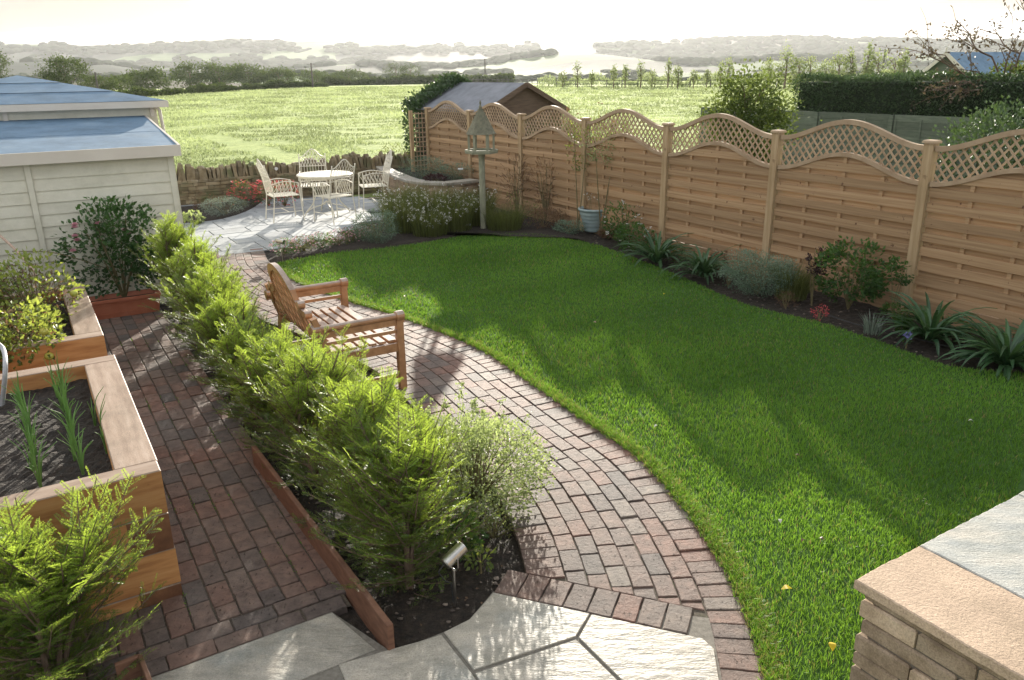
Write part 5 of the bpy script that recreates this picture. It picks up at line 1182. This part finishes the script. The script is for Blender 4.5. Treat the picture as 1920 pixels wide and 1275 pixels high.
extra = [(4.42, 5.85), (4.2, 7.25), (3.05, 9.2), (2.7, 9.95), (3.35, 8.9), (2.25, 10.6), (1.5, 12.6), (.9, 13.4), (4.45, 6.9), (3.95, 7.75), (2.62, 9.2), (2.0, 11.2)]
exl = ['at the right photo edge', 'behind the blue flowerhead', 'right of the round variegated shrub at the fence', 'between two strap leaved clumps at the fence', 'behind the olive grass', 'behind the farthest strap leaved clump', 'behind the pot foot', 'under the faded lilies', 'between the large strap leaved clumps', 'at the bulky post foot', 'left of the round shrub', 'right of the white flowers']
for k, ((x, y), lb) in enumerate(zip(extra, exl)):
    bush('low_border_plant', 'low leafy ground plant '+lb, 'plant', (x, y, 0), .13+.05*(k % 3), .12+.05*(k % 4), 260, .035, .016, ['olive', 'leaf', 'blue', 'brownp'][k % 4], 900+k, stems=5, clump=18, group='low plants filling the fence border')
m = MB(); rs = np.random.default_rng(15); n_ = 1500; aa = rs.uniform(3.4, 9.0, n_); bb = .31+.108*rs.integers(0, 7, n_)+rs.normal(0, .004, n_); kp = (np.sin(aa*3.3+bb*9)+np.sin(aa*7.1)) > 1.0; P_ = aa[:, None]*E1+bb[:, None]*E2; blades(m, P_[kp], .014, .005, 1.5, -.004)
struct(m.build('joint_moss', M['grass']), 'stuff')['label'] = 'moss and tiny weeds in the joints of the straight brick path'
m = MB(); n_ = 500; Q = scatter([p_[:2] for p_ in ([ab(2.95, 1.0), ab(9.0, 1.0), ab(9.0, 1.75)]+[np.r_[cp(s, 1.1), 0] for s in np.linspace(3.0, SL, 30)])], n_*3, rs)[:n_]; leaves(m, np.c_[Q, np.full(len(Q), -.02)], rs.normal(size=(len(Q), 3))*[1, 1, .15], .022, .012, rs.uniform(0, 1, len(Q)), np.tile([[0, 0, 1.]], (len(Q), 1))+rs.normal(0, .3, (len(Q), 3)))
struct(m.build('leaf_litter', M['brownp']), 'stuff')['label'] = 'dead leaf litter on the soil under the yews'
# soil debris: stones and bark chips
m = MB(); rs = np.random.default_rng(9); PB = [ab(2.95, 1.0)[:2], ab(9.0, 1.0)[:2], ab(9.0, 1.7)[:2], *[cp(s, 1.1) for s in np.linspace(3.0, SL, 30)]]
for poly, n_ in ((PB, 700), ([ab(4.0, 7.7), ab(12, 7.7), (1.7, 10.9), (2.2, 9.6), (2.6, 8.4), (3.2, 7.7), (3.8, 6.4), (4.4, 6.1)], 500)):
    P = scatter([p[:2] for p in poly], n_*3, rs)[:n_]
    for x, y in P: s_k = rs.uniform(.003, .013)*(1 if rs.uniform() < .95 else 2); blob(m, (x, y, -.03+s_k*.3), s_k, int(rs.integers(1e6)), 1, .3, rs.uniform(0, 1), sq=(1.2, .9, .6))
struct(m.build('soil_stones', M['pebble']), 'stuff')['label'] = 'small stones and chips on the bare soil'
# fallen leaves on the lawn
fl = [(1475, 1105, 'yellow'), (1560, 1213, 'yellow'), (1495, 855, 'brownp'), (1505, 1015, 'brownp'), (1115, 605, 'pink'), (758, 557, 'yellow'), (1462, 978, 'white'), (1820, 790, 'white'), (1245, 552, 'yellow'), (1540, 1012, 'brownp'), (1230, 800, 'white')]
fd_ = ['curled yellow leaf on the lawn near the stone planter', 'yellow leaf beside the stone planter corner', 'brown leaf on the shaded lawn middle', 'brown leaf on the sunlit near lawn', 'pinkish petal on the middle of the lawn', 'yellow leaf on the lawn beside the bench', 'small pale petal on the near lawn', 'pale petal at the right side of the lawn', 'yellow leaf in the shaded far lawn', 'second brown leaf on the near lawn, farther right', 'pale petal close to the curved path edge']
for k, ((x, y, mt), lab) in enumerate(zip(fl, fd_)):
    m = MB(); L_ = .055 if k < 2 else .035; P = catmull([(-L_/2, 0, .0), (0, 0, .012), (L_/2, 0, .004)], 3); w = np.array([.1, .5, .9, 1, .8, .45, .05])*L_*.3; v = np.concatenate([P+np.c_[0*w, w, w*.3], P-np.c_[0*w, w, -w*.3]]); i = np.arange(6); m.add(v, np.stack([i, i+1, i+8, i+7], 1))
    t = m.build('fallen_leaf', M[mt]); t.location = g3(x, y, .032); t.rotation_euler[2] = k*1.3; tag(t, lab, 'fallen leaf', 'fallen leaves on the lawn')
m = MB(); P = catmull([(3.32, 7.98, .0), (3.45, 7.62, .012), (3.62, 7.4, .01), (3.9, 7.05, .01), (4.3, 6.6, .0)], 8); tube(m, P, .006, 6); t = m.build('irrigation_hose', M['darkplastic'], org=tuple(P[0]), smooth=True); tag(t, 'thin black irrigation hose lying on the border soil', 'hose')

# ================================================================== NEIGHBOURING GARDENS
def tree(name, label, loc, h, cr, n, L, mat, seed, z0=.3, group=None, trunk=.06, sq=1., clump=50, cat='tree', branches=9):
    rs = np.random.default_rng(seed); t = thing(name, label, cat, loc, 0, group); m = MB(); top = np.array([0, 0, h*.8])
    tube(m, catmull([(0, 0, -.3), (rs.normal(0, .03*h), 0, h*.35), top], 4), np.linspace(trunk, trunk*.3, 9), 7)
    for k in range(branches):
        a = k*2.4; z = h*(z0+.1+(.75-z0)*k/branches); e_ = np.array([math.cos(a)*cr*.7, math.sin(a)*cr*.7, min(h*.93, z+cr*.5)]); tube(m, catmull([(0, 0, z*.8), (e_[0]*.45, e_[1]*.45, z+cr*.12), e_], 3), np.linspace(trunk*.4, trunk*.1, 7), 5)
    part(m, 'trunk', M['bark'], t)
    cl = norm(rs.normal(size=(clump, 3)))*rs.uniform(.3, 1, (clump, 1))**.5; cs = rs.uniform(.12, .26, clump); idx = rs.integers(0, clump, n); q = cl[idx]+rs.normal(size=(n, 3))*cs[idx][:, None]
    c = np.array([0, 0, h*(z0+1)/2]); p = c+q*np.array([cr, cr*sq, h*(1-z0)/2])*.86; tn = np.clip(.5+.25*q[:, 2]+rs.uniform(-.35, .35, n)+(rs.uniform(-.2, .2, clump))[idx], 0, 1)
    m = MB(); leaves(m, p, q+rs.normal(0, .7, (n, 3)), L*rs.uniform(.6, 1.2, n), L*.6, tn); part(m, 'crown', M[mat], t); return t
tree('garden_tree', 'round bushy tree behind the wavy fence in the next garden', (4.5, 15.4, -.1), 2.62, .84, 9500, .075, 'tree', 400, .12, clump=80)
# clipped hedge
def hedge_block(name, label, a0, a1, b0, b1, z0, z1, n, L, mat, seed, cat='hedge', round_=.0):
    rs = np.random.default_rng(seed); t = thing(name, label, cat, ab(a0, b0, 0), ROT_E1); m = MB()
    Ls, Ws, Hs = a1-a0, b1-b0, z1-z0; areas = np.array([Ls*Hs, Ls*Hs*.3, Ls*Ws, Ws*Hs, Ws*Hs]); k = rs.choice(5, n, p=areas/areas.sum()); u, v, w = rs.uniform(0, 1, (3, n)); e_ = rs.normal(0, .035, n)
    P = np.zeros((n, 3)); Nn = np.zeros((n, 3))
    for i, (f, nn) in enumerate([(lambda s: ab3(a0+u[s]*Ls, b0-e_[s], z0+v[s]*Hs), -E2), (lambda s: ab3(a0+u[s]*Ls, b1+e_[s], z0+v[s]*Hs), E2), (lambda s: ab3(a0+u[s]*Ls, b0+v[s]*Ws, z1+e_[s]), None), (lambda s: ab3(a0-e_[s], b0+u[s]*Ws, z0+v[s]*Hs), -E1), (lambda s: ab3(a1+e_[s], b0+u[s]*Ws, z0+v[s]*Hs), E1)]):
        s = k == i; P[s] = f(s); Nn[s] = [0, 0, 1] if nn is None else [*nn, .1]
    wob = .04*np.sin(P[:, 0]*3.1+P[:, 2]*2)+.03*np.sin(P[:, 1]*5+P[:, 2]*7); P += Nn*wob[:, None]
    leaves(m, P, Nn*.7+rs.normal(0, .6, (n, 3))+[0, 0, .2], L*rs.uniform(.6, 1.3, n), L*.55, rs.uniform(0, 1, n)); part(m, 'foliage', M[mat], t, True)
    m = MB(); prism(m, [ab(a0+.07, b0+.07)[:2], ab(a1-.07, b0+.07)[:2], ab(a1-.07, b1-.07)[:2], ab(a0+.07, b1-.07)[:2]], z0, z1-.07, .02, .2); part(m, 'twiggy_core', M['hedgecore'], t, True); return t
def ab3(a, b, z): return a[..., None]*np.r_[E1, 0]+np.asarray(b)[..., None]*np.r_[E2, 0]+np.asarray(z)[..., None]*np.array([0, 0, 1.]) if np.ndim(b) else a[..., None]*np.r_[E1, 0]+b*np.r_[E2, 0]+(np.asarray(z)[..., None]*np.array([0, 0, 1.]))
def ab3(a, b, z):
    a, b, z = np.broadcast_arrays(np.asarray(a, float), b, z); return np.stack([a*E1[0]+b*E2[0], a*E1[1]+b*E2[1], z], -1)
M['hedgecore'] = surf('hedge_core', [(.3, (.012, .02, .01)), (.7, (.03, .045, .02))], 20, None, .95)
hedge_block('clipped_hedge', 'tall clipped dark green hedge in the neighbouring garden', 4.5, 13.6, 16.5, 17.9, -.1, 2.22, 42000, .07, 'hedge', 410)
nf = thing('panel_fence', 'weathered grey green panel fence below the clipped hedge', 'fence', ab(8, 15.6), ROT_E1)
for k in range(5):
    a0 = 6.6+k*1.86; m = MB(); z = .0
    while z < 1.42: prism(m, [ab(a0+.04, 15.6)[:2], ab(a0+1.8, 15.6)[:2], ab(a0+1.8, 15.63)[:2], ab(a0+.04, 15.63)[:2]], z, z+.135, .003, rng.uniform(0, 1)); z += .14
    for aa in (a0+.04, a0+.62, a0+1.2, a0+1.76): beam(m, ab(aa, 15.59, 0), ab(aa, 15.59, 1.45), .04, .02, (E2[0], E2[1], 0))
    part(m, 'panel', M['oldfence'], nf, True)
    m = MB(); beam(m, ab(a0-.01, 15.6, -.1), ab(a0-.01, 15.6, 1.52), .08, .08, (E2[0], E2[1], 0)); part(m, 'post', M['oldfence'], nf, True)
bush('dark_neighbour_shrub', 'big dark leafy shrub behind the fence at upper right', 'shrub', (8.3, 13.4, -.1), 1.2, 1.95, 5200, .075, .045, 'hedge', 420, stems=12, clump=90)
bush('evergreen_shrub', 'bright edged evergreen shrub at the right edge behind the fence', 'shrub', (8.6, 11.6, -.1), .9, 1.9, 4200, .06, .04, 'leaf', 421, stems=12, clump=80)
grassy('tall_grass_clump', 'tall feathery grass clump behind the fence right of the brown shed', 'grass plant', (1.55, 16.2, -.1), 1.2, 1.95, 1300, 'olive', 430, ('brownp', 200, .07, 3), None, .012, .3)
grassy('tall_grass_clump', 'pinkish seedhead clump behind the fence touching the brown shed gable', 'grass plant', (.85, 16.0, -.1), .8, 1.85, 500, 'olive', 431, ('pink', 70, .035, 3), None, .01, .3)
# ivy on the shed
m = MB(); n_ = 2600; rs = np.random.default_rng(44); aa = rs.uniform(16.6, 17.45, n_); bb = rs.uniform(7.75, 9.1, n_); zz = np.interp(bb, [7.75, 8.89, 9.9], [1.76, 2.33, 1.8])+np.abs(rs.normal(0, .07, n_)); k_ = rs.uniform(0, 1, n_) < .3; zz[k_] = rs.uniform(.6, 1.9, k_.sum()); bb[k_] = 7.8+rs.normal(0, .06, k_.sum())
leaves(m, ab3(aa, bb, zz), rs.normal(size=(n_, 3)), .08, .06, rs.uniform(0, 1, n_)); iv = m.build('ivy', M['hedge'], org=tuple(ab(17.2, 7.9, 0))); tag(iv, 'ivy covering the far end of the brown shed roof', 'ivy')
M['autumn'] = leafmat('autumn_leaf', (.05, .035, .03), (.16, .12, .06), (.16, .12, .05), .2)
# bare branched tree at the right edge
rs = np.random.default_rng(61); t = thing('autumn_tree', 'sparse branching tree with a few dark and reddish leaves at the upper right', 'tree', (10.25, 16.8, .3), 0); m = MB(); tips = []
def grow(p, d, L, r, lev):
    q = p+d*L; mid = (p+q)/2+rs.normal(0, .05*L, 3); tube(m, catmull([p, mid, q], 3), np.linspace(r, r*.6, 7), 4, cap=False); tips.append((mid, d)) if lev < 3 else None; tips.append((q, d))
    if lev > 0:
        for k in range(3 if lev > 1 else 2):
            nd = norm(d+rs.normal(0, .45, 3)+np.array([-.12, 0, .05])); grow(q if k else mid, nd, L*rs.uniform(.6, .85), r*.55, lev-1)
tube(m, [(0, 0, 0), (0, 0, 1.5)], [.09, .06], 7)
for d_, L_ in ((np.array([-.86, 0, .42]), .95), (np.array([-.45, .1, .85]), .85), (np.array([.0, -.1, 1.]), .8), (np.array([.5, .1, .8]), .8), (np.array([-.72, -.2, .15]), .8)): grow(np.array([0, 0, 1.5]), norm(d_), L_*1.12, .03, 3)
part(m, 'trunk', M['bark'], t); m = MB(); tp = np.array([x[0] for x in tips]); n_ = 850; c = tp[rs.integers(0, len(tp), n_)]; low = c[:, 2] < 2.4
leaves(m, c+rs.normal(0, .05, (n_, 3)), rs.normal(size=(n_, 3))-[0, 0, .6], .085, .04, rs.uniform(0, 1, n_)); part(m, 'crown', M['autumn'], t)
m = MB(); n_ = 1500; q = norm(rs.normal(size=(n_, 3)))*rs.uniform(.3, 1, (n_, 1)); leaves(m, q*[1.0, .7, .25]+[.5, 0, 2.05], rs.normal(size=(n_, 3)), .08, .05); part(m, 'lower_foliage', M['tree'], t)

# ================================================================== FIELD EDGE, FAR TREES, HILLS
def fp(x, y, z=-.1): return G(x, y, z)
he = [(-60, 206), (60, 197), (190, 188), (290, 181), (420, 172), (520, 167), (610, 163.5)]
def px_hedge(name, label, pts, hpx, n, L, seed, depth=2.5, mat='treefar', dist=None, zb=-.1, cat='hedge'):
    """field hedge following ground points seen at pixels"""
    rs = np.random.default_rng(seed); P = np.array([fp(x, y, zb) for x, y in pts]); C_, s = resample(P, .5); t = thing(name, label, cat, tuple(P[0]), 0); i = rs.uniform(0, len(C_)-1.01, n); k = i.astype(int); f = (i-k)[:, None]; base = C_[k]*(1-f)+C_[k+1]*f; D_ = np.hypot(base[:, 0], base[:, 1]); H = hpx/F_PX*D_*(.75+.2*np.sin(s[k]*.21+seed)+.16*np.sin(s[k]*.57)+.12*np.sin(s[k]*1.3))
    u = rs.uniform(-1, 1, n); z = np.sqrt(np.maximum(0, 1-np.abs(u)**2.5))*rs.uniform(.1, 1, n)**.6; p = base+np.stack([u*0, u*depth*.5+depth*.5, z*H], 1); m = MB(); leaves(m, p, rs.normal(size=(n, 3))+[0, 0, .3], L*rs.uniform(.6, 1.3, n), L*.7, np.clip(.3+.4*z+rs.uniform(-.3, .3, n), 0, 1)); part(m, 'foliage', M[mat], t, True)
    return t
px_hedge('field_hedge', 'long rough hedge along the far left edge of the pasture', he, 13, 26000, .42, 1, 3)
px_hedge('field_hedge', 'darker hedge continuing along the far edge of the pasture in the middle', [(600, 160), (700, 158), (760, 156.5), (830, 155), (960, 153.6)], 11, 12000, 1.0, 2, 5)
def ftree(label, x, yb, w, h, d, n, seed, name='field_tree', mat='treefar', sq=1., z0=.12):
    # x: centre pixel, yb: pixel of foot, w/h pixel size, d: distance
    v = ray(x, yb); k = d/math.hypot(v[0], v[1]); loc = np.array([v[0]*k, v[1]*k, 0]); zf = CAM_H+v[2]*k; hm = h/F_PX*d*1.02; cr = w/F_PX*d/2
    t = tree(name, label, (loc[0], loc[1], zf), hm, cr, n, max(.28, cr*.085), mat, seed, z0, 'trees and woods beyond the pasture', hm*.03, sq, 60, branches=5); return t
fts = [('light green tree rising above the shed roof at left', 128, 172, 74, 52, 130, 3600), ('small rounded tree right of the light green tree', 188, 180, 60, 30, 135, 2200), ('dark tree cut by the left photo edge', -5, 160, 44, 55, 150, 2200),
    ('low broad tree left of the long wood', 280, 174, 90, 36, 170, 2600), ('left end of the long wood beyond the hedge', 362, 169, 70, 42, 200, 2400), ('second crown of the long wood', 412, 167, 80, 42, 200, 2600), ('third crown of the long wood', 468, 165, 84, 38, 205, 2600), ('right end of the long wood', 525, 164, 70, 32, 210, 2200),
    ('grey green crown between the hedge and the middle wood', 590, 160, 60, 26, 260, 1800), ('flat crown left of the double topped tree', 655, 158, 70, 24, 270, 1800), ('double topped tree, left crown', 742, 152, 44, 30, 300, 1600), ('double topped tree, right crown', 770, 151, 42, 28, 300, 1600), ('pointed small tree beside the pole', 596, 162, 18, 22, 190, 500), ('low scrub left of the pole', 60, 178, 90, 16, 150, 1500), ('low pale tree near the thin pole on the left', 225, 176, 50, 28, 150, 1500)]
for k, (lab, x, yb, w, h_, d, n_) in enumerate(fts): ftree(lab, x, yb, w, h_, d, n_, 600+k)
# saplings in the strip beyond the field
rs = np.random.default_rng(71); ordn = ['first', 'second', 'third', 'fourth', 'fifth', 'sixth', 'seventh', 'eighth', 'ninth', 'tenth', 'eleventh', 'twelfth', 'thirteenth', 'fourteenth', 'fifteenth', 'sixteenth', 'seventeenth', 'eighteenth', 'nineteenth', 'twentieth', 'twenty-first', 'twenty-second', 'twenty-third', 'twenty-fourth']
saplab = ['%s sapling from the left in the strip beyond the pasture' % o for o in ordn]
sapx = [1055, 1082, 1110, 1150, 1172, 1200, 1222, 1252, 1270, 1300, 1325, 1350, 1365, 1440, 1470, 1495, 1515, 1545, 1568, 1590, 1622, 1640, 1672, 1690]
where = ['left of the glare', 'by the post and rail fence', 'right of the shed ridge', 'in the middle of the strip', 'above the bushy tree', 'above the clipped hedge']
for k, x in enumerate(sapx):
    d = 135-(x-1050)*.05; h_ = rs.uniform(22, 52) if x < 1420 else rs.uniform(38, 70); wd = rs.uniform(9, 20) if x < 1420 else rs.uniform(16, 34)
    t = ftree(saplab[k], x, 166, wd, h_, d, 260 if wd < 18 else 520, 700+k, 'sapling', 'treeyoung', 1, .1 if wd > 16 else .25)
    t['group'] = 'saplings in the strip beyond the pasture'
m = MB(); n_ = 9000; x_ = rs.uniform(1010, 1730, n_); P = []
for x in np.linspace(1010, 1740, 80): P.append(G(x, 163.5, -.1))
P = np.array(P); i = rs.uniform(0, 78.9, n_); k = i.astype(int); f = (i-k)[:, None]; b_ = P[k]*(1-f)+P[k+1]*f; hh = rs.uniform(.1, 1, n_)*(1.3+.9*np.sin(i*.9)*np.sin(i*.37)); b_[:, 2] += hh; b_[:, 1] += rs.uniform(0, 4, n_)
leaves(m, b_, rs.normal(0, .3, (n_, 3))+[0, 0, 1], .45, .12, rs.uniform(0, 1, n_)); struct(m.build('rough_vegetation', M['fieldgrass']), 'stuff')['label'] = 'rough tall weeds in the strip beyond the pasture'
pf = thing('rail_fence', 'thin post and rail fence along the far side of the pasture', 'fence', tuple(G(1000, 164, -.1))); F_ = np.array([G(x, y, -.1) for x, y in [(880, 158), (955, 160), (1030, 163), (1070, 164), (1110, 164), (1200, 164.5), (1300, 165), (1400, 165), (1500, 165)]]); C_, s = resample(F_, 3.2)
for i in range(0, len(C_)): m = MB(); beam(m, C_[i]-[0, 0, .2], C_[i]+[0, 0, 1.25], .12, .12, (0, 1, 0)); part(m, 'fence_post', M['pole'], pf, True)
for z in (.55, 1.1):
    m = MB(); tube(m, C_+[0, 0, z], .04, 4); part(m, 'rail', M['pole'], pf, True)
for k, (x, yt, yb, d, lab) in enumerate([(583, 118, 152, 180, 'wooden pole standing in the hedge left of centre'), (178, 135, 172, 125, 'wooden pole above the shed roof at left'), (909, 110, 138, 300, 'faint pole with insulators near the bright centre'), (1660, 92, 122, 150, 'pole with crossbar above the clipped hedge')]):
    v = ray(x, yt); q = d/math.hypot(v[0], v[1]); zt_ = CAM_H+v[2]*q; v2 = ray(x, yb); zb_ = CAM_H+v2[2]*d/math.hypot(v2[0], v2[1]); t = thing('utility_pole', lab, 'pole', (v[0]*q, v[1]*q, zb_-2), 0, 'utility poles'); m = MB(); tube(m, [(0, 0, 0), (0, 0, zt_-zb_+2)], .13*d/150, 6); part(m, 'pole_shaft', M['pole'], t)
    m = MB(); zz = zt_-zb_+2-.25; beam(m, (-.9, 0, zz), (.9, 0, zz), .1, .1); part(m, 'crossbar', M['pole'], t)
# woods on the hills (one mass far away)
m = MB(); rs = np.random.default_rng(5); wr = leafmat
M['wood'] = surf('distant_wood', [(.3, (.02, .035, .015)), (.7, (.045, .065, .028))], .05, None, .95, (), .2, .05)
def clumpline(az0, az1, d, n, r, hz=1., amp=30):
    for k in range(n):
        az = math.radians(az0+(az1-az0)*rs.uniform(0, 1)); dd = d+rs.normal(0, amp); x, y = math.sin(az)*dd, math.cos(az)*dd; rr = r*rs.uniform(.6, 1.3); blob(m, (x, y, float(hgt(np.array(x), np.array(y)))+rr*.25), rr, int(rs.integers(1e6)), 1, .18, rs.uniform(0, 1), sq=(1.5, 1.2, .75*hz))
for az0, az1, d, n, r, amp in [(-34, -20, 2680, 170, 5, 12), (-21, -15, 2640, 120, 9, 30), (-12, -5, 2600, 130, 7, 25), (4, 18, 2620, 220, 8, 40), (18, 32, 2650, 170, 5, 10), (-30, -12, 1350, 260, 6, 30), (-10, 3, 1250, 200, 6, 30), (10, 30, 1300, 330, 6.5, 50), (-34, -8, 1900, 300, 8, 60), (6, 26, 1900, 330, 8, 90), (-32, -4, 620, 150, 3.5, 15), (-3, 10, 560, 130, 3, 20), (-12, -2, 420, 120, 2.8, 12), (8, 26, 480, 130, 3, 20), (-34, -14, 2250, 300, 8, 60), (-12, 2, 2200, 200, 8, 60), (6, 32, 2150, 380, 9, 90), (12, 32, 2450, 300, 9, 60), (-34, 0, 1000, 200, 4.5, 40)]: clumpline(az0, az1, d, n, r, 1, amp)
for k in range(26):
    az = rs.uniform(-32, 32); d0 = rs.uniform(600, 2400); a2 = az+rs.uniform(-6, 6); d2 = d0+rs.uniform(-120, 250); nn_ = 30
    for j in range(nn_):
        f = j/nn_; a_ = math.radians(az+(a2-az)*f); dd = d0+(d2-d0)*f; x, y = math.sin(a_)*dd, math.cos(a_)*dd; blob(m, (x, y, float(hgt(np.array(x), np.array(y)))+1), rs.uniform(1.8, 4.), j, 1, .2, rs.uniform(0, 1), sq=(1.8, 1.4, .8))
struct(m.build('distant_woods', M['wood'], smooth=True), 'stuff')['label'] = 'hazy woods and hedgerows on the far hills'

# ================================================================== HAZE
hm = bpy.data.materials.new('haze'); hm.use_nodes = True; hn, hl = hm.node_tree.nodes, hm.node_tree.links; hn.remove(hn['Principled BSDF']); pv = hn.new('ShaderNodeVolumePrincipled')
pv.inputs['Color'].default_value = (.97, .985, 1, 1); pv.inputs['Density'].default_value = .0001; pv.inputs['Anisotropy'].default_value = .4; hl.new(pv.outputs[0], hn['Material Output'].inputs['Volume'])
m = MB(); box(m, -3300, -60, -30, 3300, 3700, 150); hz = m.build('haze', hm); hz['kind'] = 'stuff'; hz['label'] = 'pale morning haze over the fields'
